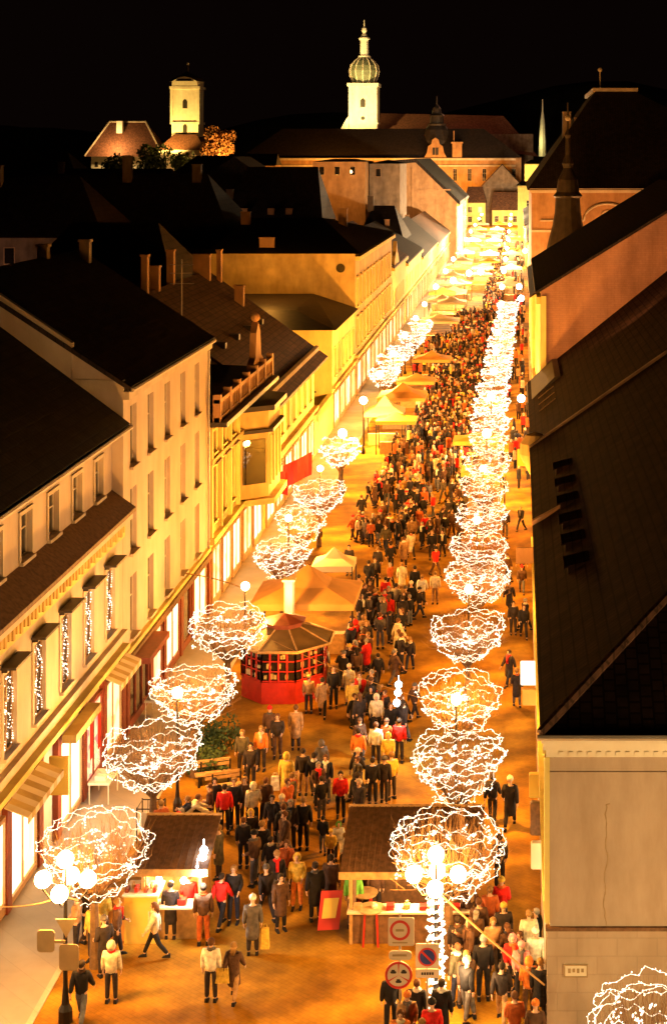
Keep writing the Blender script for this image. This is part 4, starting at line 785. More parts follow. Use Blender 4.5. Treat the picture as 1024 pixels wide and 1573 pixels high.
bulbs([at(612,1052,62), at(611,1064,62), at(609,1080,61.8)], 'vertical run of white bulbs among the crowd left of the second lit tree', .14); light('bulb_light', (-4.7, 61.5, 2.6), 260, (1, .9, .75), .1)
# red octagonal kiosk
def kiosk():
    c = (-10.5, 70.2); r = 1.95; t = thing('kiosk', (*c, 0), 'red octagonal kiosk with small framed windows and a brownish panelled roof', 'kiosk'); n = 8
    V = [(c[0]+r*math.cos(PI/8+i*PI/4), c[1]+r*math.sin(PI/8+i*PI/4)) for i in range(n)]
    m = MB(); m.prism(V, 'z', 0, .95); m.build('base', M['red'], t)
    m = MB(); V2 = [(c[0]+(r-.08)*math.cos(PI/8+i*PI/4), c[1]+(r-.08)*math.sin(PI/8+i*PI/4)) for i in range(n)]; m.prism(V2, 'z', .953, 2.3); m.build('glazing', M['shopc'] if False else M['glass'], t)
    for i in range(n):
        a, b = Vector((*V[i], 0)), Vector((*V[(i+1) % n], 0)); d = (b-a); m = MB()
        for k in range(5): p = a.lerp(b, k/4 if k else 0); q = p; m.box(q.x-.035, q.y-.035, .955, q.x+.035, q.y+.035, 2.3)
        for z in (1.0, 1.42, 1.86, 2.26): m.tube([a+Vector((0,0,z)), b+Vector((0,0,z))], .03, 4)
        w_ = m.build('window_frame', M['red'], t)
        m = MB(); rr = random.Random(i)
        nrm = ((a+b)/2-Vector((*c, 0))).normalized()
        for k in range(9): p = a.lerp(b, rr.uniform(.1,.9))-nrm*.02+Vector((0,0,rr.choice((1.1, 1.55, 1.98)))); m.box(p.x-.06, p.y-.05, p.z, p.x+.06, p.y+.05, p.z+rr.uniform(.1,.24))
        m.build('display_goods', M[('canvas','ochre','lwood','white')[i % 4]], w_)
    ve = [(c[0]+2.3*math.cos(PI/8+i*PI/4), c[1]+2.3*math.sin(PI/8+i*PI/4), 2.36) for i in range(n)]; vi = [(c[0]+.8*math.cos(PI/8+i*PI/4), c[1]+.8*math.sin(PI/8+i*PI/4), 2.95) for i in range(n)]
    m = MB(); m.add(ve+vi, [(i, (i+1) % n, n+(i+1) % n, n+i) for i in range(n)]+[tuple(range(n)), tuple(range(n, 2*n))]); m.build('roof', M['kroof'], t)
    m = MB()
    for i in range(n): m.tube([ve[i], vi[i]], .045, 4); m.tube([ve[i], ve[(i+1) % n]], .06, 4)
    m.build('roof_edge', M['lwood'], t)
    m = MB(); m.lathe((*c, 2.95), [(.85, .003), (.85, .2), (1.0, .23), (.1, .5)], 8, ph=PI/8); m.build('roof_lantern', M['rframe'], t)
    light('kiosk_light', (-9.2, 67.2, 2.2), 130, SODIUM, .1, t)
kiosk()
def tent(x, y, wx, wy, ze, zp, label, m_='ocanvas', power=150, pole=None, val=.3):
    t = thing('market_tent', (x, y, 0), label, 'tent', 'canvas tents over the stalls'); m = MB(); hx, hy = wx/2, wy/2
    C = [(x-hx,y-hy,ze),(x+hx,y-hy,ze),(x+hx,y+hy,ze),(x-hx,y+hy,ze)]; E = [(x,y-hy,ze-.05),(x+hx,y,ze-.05),(x,y+hy,ze-.05),(x-hx,y,ze-.05)]; mid = [((C[i][0]*.45+x*.55),(C[i][1]*.45+y*.55),ze+(zp-ze)*.34) for i in range(4)]
    P = C+mid+[(x,y,zp)]; fs = []
    for i in range(4): j = (i+1) % 4; fs += [(i, j, 4+j, 4+i), (4+i, 4+j, 8)]
    m.add(P, fs)
    for i in range(4): a = Vector(C[i]); b = Vector(C[(i+1) % 4]); d = Vector((0,0,val)); m.add([a, b, b-d, a-d], [(0,1,2,3)])
    m.build('canopy', M[m_], t)
    for (px_, py_, _) in C: m = MB(); m.tube([(px_*.97+x*.03, py_*.97+y*.03, 0), (px_*.97+x*.03, py_*.97+y*.03, ze)], .04, 5); m.build('post', M['metal'], t)
    m = MB(); m.box(x-hx*.8, y-hy*.8, 0, x+hx*.8, y-hy*.55, .95); m.build('counter', M['lwood'], t)
    if power: light('tent_light', (x, y-hy*.3, ze-.35), power, WHITE, .15, t)
    return t
tent(-10.4, 77, 5.0, 4.2, 2.5, 3.9, 'large orange canvas tent behind the red kiosk', 'ocanvas', 220)
m = MB(); m.prism([(.25*math.cos(i*PI/4), .25*math.sin(i*PI/4)) for i in range(8)], 'z', 0, 3.9); m.v = [v+Vector((-10.85, 74.0, 0)) for v in m.v]; m.box(-11.15, 73.7, 3.903, -10.55, 74.3, 4.0)
tag(m.build('advertising_column', M['white']), 'pale pillar standing in front of the orange tent', 'column'); light('bulb_light', (-10.6, 72.9, 3.4), 60, WHITE, .1)
tent(-9.9, 84, 2.2, 2.0, 2.2, 3.0, 'small pale green tent by the left trees past the orange tent', 'canvas', 120)
tent(-9.9, 127, 3.2, 2.6, 2.7, 3.2, 'bright yellow square tent left of the dense crowd', 'ycanvas', 500)
tent(-11.2, 131, 3.2, 3.2, 2.7, 4.0, 'white lit tent with its canopy glowing on the left', 'canvas', 900)
tent(-10.3, 139, 4.2, 4.2, 2.8, 3.9, 'orange peaked tent behind the white lit one', 'ocanvas', 300)
tent(-9.8, 150, 3.6, 3.2, 2.6, 3.2, 'brown topped stall roof above the dense crowd', 'ocanvas', 200)
tent(-9.2, 166, 4, 3.4, 2.6, 3.4, 'second brown topped stall roof in the dense crowd', 'ocanvas', 300)
tent(-10.2, 203, 5, 5, 2.8, 3.6, 'bluish white lit canopy at the left of the far crowd', 'canvas', 1200)
tent(-3.2, 118, 3.4, 2.6, 2.7, 3.2, 'yellow canopy between the bright trees of the right row', 'ycanvas', 900)
tent(-2.4, 107, 3.0, 2.6, 2.6, 3.1, 'yellow lit canopy under the right row trees', 'ycanvas', 700)
# market beyond: rows of bright stalls
rr = random.Random(12)
spots = []
for k, Y in enumerate((232, 246, 262, 280, 300, 322, 346, 372, 400, 430, 462, 496)):
    for X in (-11.3, -6.4 if k > 2 else -10.0): spots.append((X+rr.uniform(-.6,.6), Y+rr.uniform(-3,3)))
spots += [(-1.6, 262), (-1.4, 300), (-1.5, 345), (-1.6, 420)]
for k, (X, Y) in enumerate(spots):
    lab = ('white', 'cream', 'yellow')[k % 3]+' canopy of a bright far stall, ' + ('left' if X < -9 else 'middle' if X < -3 else 'right') + ' line, ' + nm[k//2 if k < 24 else k-24] + ' from the front'
    tent(X, Y, 4.2, 4.2, 2.7, 3.5, lab, ('canvas', 'canvas', 'ycanvas')[k % 3], 900 if Y < 290 else 1500)
light('market_light', (-8, 262, 5), 3500, WHITE, .4)
bulbs([(-8.5, 268, 4), (-6.5, 268, 4.2), (-10.5, 252, 4)], 'row of cold bulbs hung over the far stalls', .5)
m = MB(); m.ball(at(779,370,440), .9, 8, 6); tag(m.build('violet_lamp', M['violet']), 'violet glowing lamp among the far white stalls', 'lamp')
for (x, y, p) in ((-6, 240, 4500), (-7, 290, 13000), (-6, 340, 30000), (-6, 395, 44000), (-6, 450, 44000), (-6, 515, 22000)): light('market_light', (x, y, 7), p, (1, .72, .4), .4)
# lit wall lanterns on the right facade
for i, (px, py, Y) in enumerate(((800,612,128),(800,458,210),(797,440,230),(806,385,300),(770,1290,50))):
    if i == 4: continue
    p = at(px, py, Y); m = MB(); m.ball(p, .42 if Y > 150 else .32, 10, 8); g_ = tag(m.build('wall_lantern', M['cold']), ('round white lantern low on the yellow facade right of the crowd', 'upper white lantern on the far right facade', 'lower white lantern on the far right facade', 'white lantern by the far right stalls')[i], 'lantern'); light('lantern_light', (p.x-.6, p.y-.6, p.z), 700, WHITE, .2)

# ------------------------------------------------------------------ signs
def disc(m, c, r, y0, y1, n=24): m.prism([(c[0]+r*math.cos(2*PI*i/n), c[1]+r*math.sin(2*PI*i/n)) for i in range(n)], 'y', y0, y1)
def ring(m, c, r0, r1, y0, y1, n=24):
    for i in range(n):
        a, b = 2*PI*i/n, 2*PI*(i+1)/n; m.prism([(c[0]+r*math.cos(q), c[1]+r*math.sin(q)) for r, q in ((r0,a),(r1,a),(r1,b),(r0,b))], 'y', y0, y1)
def rrect(x0, x1, z0, z1, r=.08, k=4):
    P = []
    for (cx, cz, a0) in ((x1-r, z1-r, 0), (x0+r, z1-r, PI/2), (x0+r, z0+r, PI), (x1-r, z0+r, 1.5*PI)):
        for i in range(k+1): a = a0+i*PI/2/k; P.append((cx+r*math.cos(a), cz+r*math.sin(a)))
    return P
Y = 41.6
def pz(py): return H-(py-VY)*Y/F
def pxx(px): return (px-VX)*Y/F
xc = pxx(614); t = thing('sign_post', (xc, Y+.06, 0), 'post with a square ring sign, a small plate and a round red rimmed sign', 'road sign')
m = MB(); m.tube([(xc, Y+.06, 0), (xc, Y+.06, pz(1405))], .035, 6); m.build('pole', M['zinc'], t)
m = MB(); m.prism(rrect(pxx(596), pxx(636), pz(1453), pz(1410), .05), 'y', Y-.02, Y+.02); s1 = m.build('square_sign', M['swhite'], t)
m = MB(); ring(m, (xc, pz(1429)), .2, .27, Y-.03, Y-.022); m.build('red_ring', M['sred'], s1); m = MB(); m.box(xc-.11, Y-.03, pz(1429)-.03, xc+.11, Y-.022, pz(1429)+.03); m.box(xc-.2, Y-.03, pz(1449), xc+.2, Y-.022, pz(1447)); m.build('symbol', M['sback'], s1)
m = MB(); m.prism(rrect(pxx(597), pxx(632), pz(1475), pz(1461), .1), 'y', Y-.02, Y+.02); s1 = m.build('plate', M['swhite'], t); m = MB(); m.box(xc-.2, Y-.03, pz(1469), xc+.18, Y-.022, pz(1466)); m.build('lettering', M['sback'], s1)
c = (pxx(612), pz(1498)); m = MB(); disc(m, c, .36, Y-.02, Y+.02); s1 = m.build('round_sign', M['swhite'], t); m = MB(); ring(m, c, .30, .365, Y-.03, Y-.022)
for a in (PI/2, PI*7/6, PI*11/6): m.prism([(c[0]+math.cos(a+q)*r, c[1]+math.sin(a+q)*r) for r, q in ((.0, 0), (.3, .07), (.3, -.07))], 'y', Y-.03, Y-.023)
m.build('red_rim', M['sred'], s1); m = MB()
for (dx, dz) in ((-.14, .08), (.14, .08), (0, -.17)): m.prism(rrect(c[0]+dx-.08, c[0]+dx+.08, c[1]+dz-.035, c[1]+dz+.03, .03, 2), 'y', Y-.03, Y-.022); m.box(c[0]+dx-.05, Y-.03, c[1]+dz+.031, c[0]+dx+.04, Y-.022, c[1]+dz+.065)
m.build('pictograms', M['sblack'], s1)
Y = 41.9; xc = pxx(656); t = thing('sign_post', (xc, Y+.06, 0), 'post with a blue no parking disc on a square plate and a small plate below', 'road sign')
m = MB(); m.tube([(xc, Y+.06, 0), (xc, Y+.06, pz(1448))], .035, 6); m.build('pole', M['zinc'], t)
m = MB(); m.prism(rrect(pxx(638), pxx(674), pz(1487), pz(1450), .05), 'y', Y-.02, Y+.02); s1 = m.build('square_sign', M['swhite'], t)
c = (xc, pz(1470)); m = MB(); disc(m, c, .2, Y-.03, Y-.022); m.build('blue_disc', M['sblue'], s1); m = MB(); ring(m, c, .2, .25, Y-.03, Y-.022); m.prism([(c[0]-.16, c[1]+.12), (c[0]-.12, c[1]+.16), (c[0]+.16, c[1]-.12), (c[0]+.12, c[1]-.16)], 'y', Y-.036, Y-.031); m.build('red_ring', M['sred'], s1)
m = MB(); m.prism(rrect(pxx(638), pxx(674), pz(1502), pz(1489), .03), 'y', Y-.02, Y+.02); s1 = m.build('plate', M['swhite'], t); m = MB()
for k in range(5): m.box(xc-.16+k*.07, Y-.03, pz(1497.5), xc-.11+k*.07, Y-.022, pz(1493.5))
m.build('lettering', M['sblack'], s1)
# sign backs on the left lamp pole
Y = 43.12
for nm_, pts, lab in (('sign_back', [(pxx(86), pz(1412)), (pxx(118), pz(1412)), (pxx(102), pz(1441))], 'triangular give way sign seen from behind on the left lamp pole'), ('sign_back', rrect(pxx(57), pxx(84), pz(1463), pz(1429), .1), 'rounded sign back sticking out left of the lamp pole'), ('sign_back', rrect(pxx(91), pxx(121), pz(1491), pz(1451), .1), 'lower rounded sign back on the left lamp pole')):
    m = MB(); m.prism(pts, 'y', Y-.02, Y+.01)
    if 'out left' in lab: m.box(pxx(84), Y-.012, pz(1449), pxx(100), Y+.008, pz(1445))
    o = m.build(nm_, M['sback'], LL); o['label'] = lab
# projecting light box and shop signs along the right wall
def wsign(px0, px1, py0, py1, Y, m_, label, name='shop_sign', d=.22):
    a = at(px0, py1, Y); b = at(px1, py0, Y); m = MB(); m.prism(rrect(a.x, b.x, a.z, b.z, .06), 'y', Y, Y+d); m.box(b.x, Y+.06, (a.z+b.z)/2-.04, XR, Y+.14, (a.z+b.z)/2+.04)
    return tag(m.build(name, M[m_]), label, 'sign')
wsign(799, 826, 1018, 1053, 63.4, 'lbox', 'glowing white box sign sticking out of the right facade')
wsign(802, 824, 1060, 1084, 62, 'ochre', 'small orange box sign right under the white glowing one')
wsign(792, 822, 842, 866, 79, 'orange', 'red orange shop sign high on the right side past the white one')
wsign(812, 836, 1190, 1226, 52.5, 'ycanvas', 'yellow rounded shop sign on the right wall above the walking couple')
wsign(814, 836, 1234, 1284, 50, 'wood', 'dark tall shop sign below the yellow rounded one')
wsign(815, 836, 1296, 1336, 48.6, 'canvas', 'cream shop sign with dark rim on the right wall')
wsign(794, 818, 690, 716, 104, 'ycanvas', 'small bright yellow sign by the far end of the near right roof')
# flags
for i, (px, py, s) in enumerate(((420, 742, 1), (446, 737, -1))):
    p = at(px, py, 101+i*2); m = MB(); n = 8; vs = []
    for j in range(n+1):
        for k in range(4): vs.append((p.x-.6+.1*i+j*.24*(1 if i else .8), p.y+.14*math.sin(j*1.1+k*.4), p.z+.9+(.12*j*(1 if i else -.2))-k*.5))
    fs = [(j*4+k, j*4+k+1, (j+1)*4+k+1, (j+1)*4+k) for j in range(n) for k in range(3)]; m.add(vs, fs); m2 = MB(); m2.tube([(XL, p.y, p.z-.6), (p.x-.55, p.y, p.z+1.1)], .035, 5)
    f = m2.build('flag_pole', M['metal']); tag(f, ('smaller red flag hanging from the yellow facade above the shops', 'larger red flag flying out from the yellow facade')[i], 'flag'); m.build('cloth', M['redcloth'], f)
# A board, high table, bench, planter, poster cage
x, y = gr(505, 1424); t = thing('advertising_board', (x, y, 0), 'red and yellow pavement board standing by the stall', 'board'); m = MB(); m.hexa([(x-.33,y-.25,0),(x+.33,y-.18,0),(x+.33,y-.14,0),(x-.33,y-.21,0)], [(x-.24,y,1.1),(x+.42,y+.05,1.1),(x+.42,y+.09,1.1),(x-.24,y+.04,1.1)]); m.build('panel', M['sred'], t)
m = MB(); m.hexa([(x-.2,y-.205,.35),(x+.22,y-.16,.35),(x+.22,y-.15,.35),(x-.2,y-.19,.35)], [(x-.14,y-.06,.9),(x+.32,y-.01,.9),(x+.32,y,.9),(x-.14,y-.04,.9)]); m.build('picture', M['ycanvas'], t)
def high_table(px, py, label):
    x, y = gr(px, py); t = thing('high_table', (x, y, 0), label, 'table', 'high standing tables'); m = MB(); m.lathe((x, y, 1.05), [(.4, 0), (.42, .04)], 14); m.build('table_top', M['lwood'], t)
    for k in range(4): a = PI/4+k*PI/2; m = MB(); m.tube([(x+math.cos(a)*.32, y+math.sin(a)*.32, 0), (x+math.cos(a)*.25, y+math.sin(a)*.25, 1.05)], .035, 5); m.build('leg', M['red'], t)
high_table(570, 1450, 'tall red legged standing table next to the green vest man')
high_table(560, 1425, 'standing table behind the red legged one, left of the lit tree')
def bench(a, b, label):
    a = Vector((*a, 0)); b = Vector((*b, 0)); d = (b-a).normalized(); n = Vector((-d.y, d.x, 0)); t = thing('bench', (a+b)/2, label, 'bench'); m = MB()
    for k in range(3): o = n*(.13*k); P = [a+o, b+o, b+o+n*.1, a+o+n*.1]; m.hexa([p+Vector((0,0,.42)) for p in P], [p+Vector((0,0,.47)) for p in P])
    m.build('seat', M['lwood'], t); m = MB()
    for k in range(2): z = .62+.16*k; P = [a+n*.42, b+n*.42, b+n*.46, a+n*.46]; m.hexa([p+Vector((0,0,z)) for p in P], [p+Vector((0,0,z+.11)) for p in P])
    m.build('backrest', M['lwood'], t)
    for f in (.1, .9): p = a.lerp(b, f); m = MB(); m.box(p.x-.04, p.y, 0, p.x+.04, p.y+.42, .42); m.box(p.x-.03, p.y+.36, .42, p.x+.03, p.y+.41, .85); m.build('leg', M['metal'], t)
bench(gr(300, 1212), gr(356, 1205), 'orange plank bench in front of the green bushes')
bench(gr(318, 1232), gr(372, 1224), 'dark bench behind the person in the red coat')
for i, (px, py, r) in enumerate(((318, 1165, .75), (345, 1158, .8), (330, 1195, .65), (305, 1190, .5))):
    x, y = gr(px, py); leafy('bush', (x, y, 0), r, r*.8, 700, .06, 'leaf', ('green bush right of the second left tree', 'rounded green bush nearest the seated people', 'low green bush by the bench', 'small bush at the left end of the bench')[i], 'bush', 30+i, .1, 'bushes by the bench')
x, y = gr(232, 1300); t = thing('poster_stand', (x, y, 0), 'black cage stand with a red and white poster under the second left tree', 'poster stand'); m = MB()
for sx in (-.4, .4):
    for sy in (-.4, .4): m.tube([(x+sx, y+sy, 0), (x+sx, y+sy, 1.5)], .025, 5)
for z in (.1, 1.45): m.tube([(x-.4,y-.4,z),(x+.4,y-.4,z),(x+.4,y+.4,z),(x-.4,y+.4,z),(x-.4,y-.4,z)], .022, 5)
for k in range(5): m.tube([(x-.4+k*.2,y+.4,0),(x-.4+k*.2,y+.4,1.45)], .012, 4)
m.build('cage', M['metal'], t); m = MB(); m.box(x-.2, y-.45, .15, x+.3, y-.42, 1.35); p_ = m.build('poster', M['swhite'], t); m = MB(); m.box(x-.17, y-.46, .2, x+.27, y-.452, .55); m.box(x-.1, y-.46, .7, x+.2, y-.452, 1.0); m.build('red_print', M['redcloth'], p_)
# cables
def cable(a, b, sag, label, r=.018, n=14):
    a, b = Vector(a), Vector(b); m = MB(); m.tube([a.lerp(b, i/n)-Vector((0,0,sag*4*(i/n)*(1-i/n))) for i in range(n+1)], r, 4); tag(m.build('cable', M['lwood']), label, 'cable')
cable((-2.3, 43.6, 3.5), (.72, 42.95, 1.2), .05, 'straight cable running down from the right five globe lamp to the corner', .03)
cable((-12.55, 43.3, 3.5), (XL, 44.5, 3.0), .35, 'cable from the left five globe lamp to the shop front', .02)
cable((-10.5, 66.5, 3.4), (-2.25, 56.6, 4.0), .2, 'thin cable crossing the street from the kiosk to the right lamp', .012)
cable((-16.2, 76, 3.7), (-12.5, 71.5, 4.2), -.1, 'white cable from the left tree up to the tall house', .03)
# display racks at the shop doors, left
for i, (Y, lab) in enumerate(((58.2, 'white display table outside the colourful shop'), (66.9, 'brown shutter box by the tall house shop'))):
    m = MB(); m.box(-15.9, Y-.5, .75, -15.1, Y+.9, .83)
    for dx, dy in ((-15.85, Y-.45), (-15.15, Y-.45), (-15.15, Y+.85), (-15.85, Y+.85)): m.tube([(dx, dy, 0), (dx, dy, .75)], .025, 4)
    m.box(-15.7, Y-.3, .833, -15.3, Y+.5, 1.0); tag(m.build('display_table', M['white']), lab, 'table')
light('shop_glow', (-14.6, 55, 2.4), 120, (1, .88, .7), .6)
# ------------------------------------------------------------------ people
def skin_mesh(name, verts, edges, sub=1, root=0):
    """verts: list of (pos, (rx, ry))"""
    me = bpy.data.meshes.new(name); me.from_pydata([v[0] for v in verts], edges, []); o = bpy.data.objects.new(name, me); COL.objects.link(o)
    o.modifiers.new('s', 'SKIN'); sv = me.skin_vertices[0].data
    for i, v in enumerate(verts): sv[i].radius = v[1]; sv[i].use_root = (i == root)
    if sub: s = o.modifiers.new('u', 'SUBSURF'); s.levels = sub
    dg = bpy.context.evaluated_depsgraph_get(); ev = o.evaluated_get(dg); out = bpy.data.meshes.new_from_object(ev); out.name = name
    bpy.data.objects.remove(o); bpy.data.meshes.remove(me)
    for p in out.polygons: p.use_smooth = True
    return out
def joints(pose):
    """pose: ll, rl leg swing (rad, + forward); la, ra arm swing; lb, rb elbow bend; lean; kneel"""
    g = pose.get; lean = g('lean', 0); J = {}
    def legs(s, sw, kb):
        hip = Vector((s*.095, 0, .92)); knee = hip+Vector((s*.01, math.sin(sw)*.43, -math.cos(sw)*.43)); a2 = sw-kb
        ank = knee+Vector((s*.01, math.sin(a2)*.41, -math.cos(a2)*.41)); return hip, knee, ank
    J['L'] = legs(-1, g('ll', 0), g('lk', 0)); J['Rr'] = legs(1, g('rl', 0), g('rk', 0))
    dz = min(J['L'][2].z, J['Rr'][2].z)-.08
    P = Vector((0, 0, .95)); up = Vector((0, math.sin(lean), math.cos(lean)))
    J['P'] = P; J['W'] = P+up*.16; J['C'] = P+up*.38; J['N'] = P+up*.53; J['H'] = P+up*.53+Vector((0, .02+math.sin(lean)*.08, .13))
    for s, k, sw, bd, out in ((-1, 'AL', g('la', 0), g('lb', .25), g('lo', .1)), (1, 'AR', g('ra', 0), g('rb', .25), g('ro', .1))):
        sh = P+up*.47+Vector((s*.185, 0, 0)); el = sh+Vector((s*math.sin(out)*.29, math.sin(sw)*.29, -math.cos(sw)*.28)); a = sw+bd
        wr = el+Vector((-s*.02 if bd > .8 else s*.03, math.sin(a)*.26, -math.cos(a)*.25)); ha = wr+Vector((0, math.sin(a)*.09, -math.cos(a)*.09)); J[k] = (sh, el, wr, ha, a)
    for k in J:
        v = J[k]
        if isinstance(v, Vector): J[k] = v-Vector((0,0,dz))
        else: J[k] = tuple(q-Vector((0,0,dz)) if isinstance(q, Vector) else q for q in v)
    return J
def make_pose(name, pose):
    J = joints(pose); m = {}
    V = [(J['P'], (.13,.1)), (J['W'], (.12,.09)), (J['C'], (.145,.1)), (J['N'], (.055,.055)), (J['H']-Vector((0,0,.07)), (.05,.055)), (J['H']+Vector((0,.005,-.02)), (.072,.085)), (J['H']+Vector((0,-.005,.06)), (.078,.092)), (J['H']+Vector((0,-.01,.115)), (.04,.05))]
    E = [(0,1),(1,2),(2,3),(3,4),(4,5),(5,6),(6,7)]
    for k in ('L', 'Rr'): n = len(V); V += [(J[k][0], (.085,.085)), (J[k][1], (.055,.055)), (J[k][2], (.04,.04))]; E += [(0,n),(n,n+1),(n+1,n+2)]
    for k in ('AL', 'AR'): n = len(V); V += [(J[k][0], (.055,.055)), (J[k][1], (.042,.042)), (J[k][2], (.03,.028)), (J[k][3]-(J[k][3]-J[k][2])*.15, (.042,.022))]; E += [(2,n),(n,n+1),(n+1,n+2),(n+2,n+3)]
    me = skin_mesh('person_body', V, E, 1); me.materials.append(M['skin'])
    mb = MB(); mb.v = [v.co.copy() for v in me.vertices]; mb.f = [list(p.vertices) for p in me.polygons]; mb.mi = [0]*len(mb.f)
    for s, k in ((-1, 'AL'), (1, 'AR')):     # fingers, slightly curled, and the thumb from the side of the palm
        wr, ha, a = J[k][2], J[k][3], J[k][4]; d = (ha-wr).normalized(); f = Vector((0, math.cos(a), math.sin(a)))
        for q, ln in ((-.028, .062), (-.010, .074), (.010, .07), (.028, .055)):
            b0 = ha+f*q*1.0; b1 = b0+d*ln*.55+Vector((-s*.008, 0, 0)); b2 = b1+d*ln*.4+Vector((-s*.022, 0, 0)); mb.tube([b0-d*.02, b1, b2], [.0095, .009, .007], 5)
        t0 = wr.lerp(ha, .45)+f*.03; mb.tube([t0, t0+f*.028+d*.02, t0+f*.036+d*.05+Vector((-s*.01,0,0))], [.011, .0105, .008], 5)
    h = J['H']
    mb.tube([h+Vector((0,.078,.03)), h+Vector((0,.108,-.005)), h+Vector((0,.085,-.02))], [.008,.016,.012], 5)       # nose
    for s in (-1, 1): mb.ball(h+Vector((s*.083,-.005,.01)), .026, 6, 4, .4, .8, 1.2)
    mb.cur = 1
    for s in (-1, 1): mb.ball(h+Vector((s*.032,.085,.035)), .011, 6, 4)
    mb.tube([h+Vector((-.025,.086,-.042)), h+Vector((0,.093,-.044)), h+Vector((.025,.086,-.042))], .006, 4)
    m['body'] = mb.mesh('person_body', [M['skin'], M['sblack']], smooth=True)
    # trousers
    V = [(J['P']+Vector((0,0,.06)), (.145,.12)), (J['P'], (.15,.125))]; E = [(0,1)]
    for k in ('L', 'Rr'): n = len(V); V += [(J[k][0]+Vector((0,0,-.02)), (.1,.1)), (J[k][1], (.075,.078)), (J[k][2]+Vector((0,0,.03)), (.062,.065))]; E += [(1,n),(n,n+1),(n+1,n+2)]
    m['trousers'] = skin_mesh('trousers', V, E, 1)
    for kind in ('jacket', 'coat'):
        V = [(J['C']-Vector((0,0,.03)), (.2,.16)), (J['W'], (.185,.15)), (J['P']+Vector((0,0,-.14)), (.205,.17)), (J['N']-Vector((0,0,.045)), (.1,.085)), (J['N'], (.072,.07))]; E = [(0,1),(1,2),(0,3),(3,4)]
        lo = 2
        if kind == 'coat':
            sw = (J['L'][1].y+J['Rr'][1].y)/2-J['P'].y; n = len(V); V += [(J['P']+Vector((0,sw*.4,-.32)), (.215,.185)), (J['P']+Vector((0,sw*.8,-.52)), (.23,.2))]; E += [(2,n),(n,n+1)]
        for k in ('AL', 'AR'): n = len(V); V += [(J[k][0]-Vector((0,0,.01)), (.1,.1)), (J[k][1], (.082,.08)), (J[k][2], (.062,.06))]; E += [(0,n),(n,n+1),(n+1,n+2)]
        m[kind] = skin_mesh(kind, V, E, 1)
    h = J['H']; mb = MB(); mb.ball(h+Vector((0,-.018,.055)), .108, 10, 7, .92, 1.08, .98)
    mb.v = [v if not (v.y > h.y+.055 and v.z < h.z+.085) else Vector((v.x, h.y+.05, v.z)) for v in mb.v]; m['short'] = mb.mesh('hair', [M['sblack']], smooth=True)
    mb.tube([h+Vector((0,-.06,.02)), h+Vector((0,-.095,-.08)), h+Vector((0,-.105,-.2))], [.09,.085,.05], 8); m['long'] = mb.mesh('hair', [M['sblack']], smooth=True)
    mb = MB(); mb.lathe(h+Vector((0,-.008,.045)), [(.106,0),(.112,.02),(.112,.045),(.1,.085),(.065,.118),(.02,.13)], 10, .95, 1.1); mb.ball(h+Vector((0,-.01,.185)), .025, 6, 4); m['hat'] = mb.mesh('hat', [M['sblack']], smooth=True)
    mb = MB(); mb.ball(h+Vector((0,-.03,.02)), .14, 10, 8, .9, 1, 1.1); mb.v = [v if not (v.y > h.y+.04) else Vector((v.x, h.y+.035, v.z)) for v in mb.v]; m['hood'] = mb.mesh('hood', [M['sblack']], smooth=True)
    mb = MB(); n_ = J['N']+Vector((0,.01,-.01)); mb.lathe(n_, [(.085,-.05),(.115,-.03),(.12,.02),(.09,.05),(.07,.05)], 10, 1, .95); mb.box(n_.x-.07, n_.y+.12, n_.z-.32, n_.x+.03, n_.y+.165, n_.z); m['scarf'] = mb.mesh('scarf', [M['sblack']], smooth=True)
    for i, k in enumerate(('L', 'Rr')):
        a = J[k][2]; mb = MB(); z = a.z-.08; mb.hexa([(a.x-.045,a.y-.08,z),(a.x+.045,a.y-.08,z),(a.x+.04,a.y+.17,z),(a.x-.04,a.y+.17,z)], [(a.x-.04,a.y-.07,z+.11),(a.x+.04,a.y-.07,z+.11),(a.x+.03,a.y+.13,z+.045),(a.x-.03,a.y+.13,z+.045)]); m['shoe%d' % i] = mb.mesh('shoe', [M['sblack']])
    m['J'] = J; return m
POSES = [make_pose('p', p) for p in (
    dict(lb=.2, rb=.2), dict(ll=.42, lk=.1, rl=-.35, rk=.25, la=-.4, ra=.4), dict(ll=-.35, lk=.3, rl=.4, rk=.05, la=.35, ra=-.35),
    dict(lb=1.2, rb=1.1, la=-.1, ra=-.1, rl=.08), dict(rb=1.9, ra=.35, lb=.3, ll=.1), dict(ll=.15, rl=-.15, rk=.1, la=.1, lb=.9, rb=.3, ra=-.15),
    dict(lean=.85, la=.9, ra=.9, lb=.3, rb=.3, ll=.25, lk=.5, rl=-.1, rk=.1))]
CL = {}
def cm(name, col, rough=.85):
    if name not in CL: CL[name] = mat(name+'_cloth', col, rough, .45, 7, bump=.8)
    return CL[name]
COLS = dict(black=(.012,.010,.012), dark=(.03,.022,.022), navy=(.018,.02,.04), grey=(.11,.095,.09), olive=(.09,.075,.04), brown=(.10,.05,.028), tan=(.38,.22,.10), cream=(.72,.62,.44), white=(.85,.80,.70),
    yellow=(.72,.48,.08), red=(.72,.02,.015), rust=(.5,.12,.03), orange=(.75,.22,.04), green=(.14,.40,.05), pink=(.8,.3,.3), jeans=(.12,.13,.17), blond=(.27,.15,.05), darkhair=(.03,.018,.01), chestnut=(.12,.05,.02), greyhair=(.3,.27,.24))
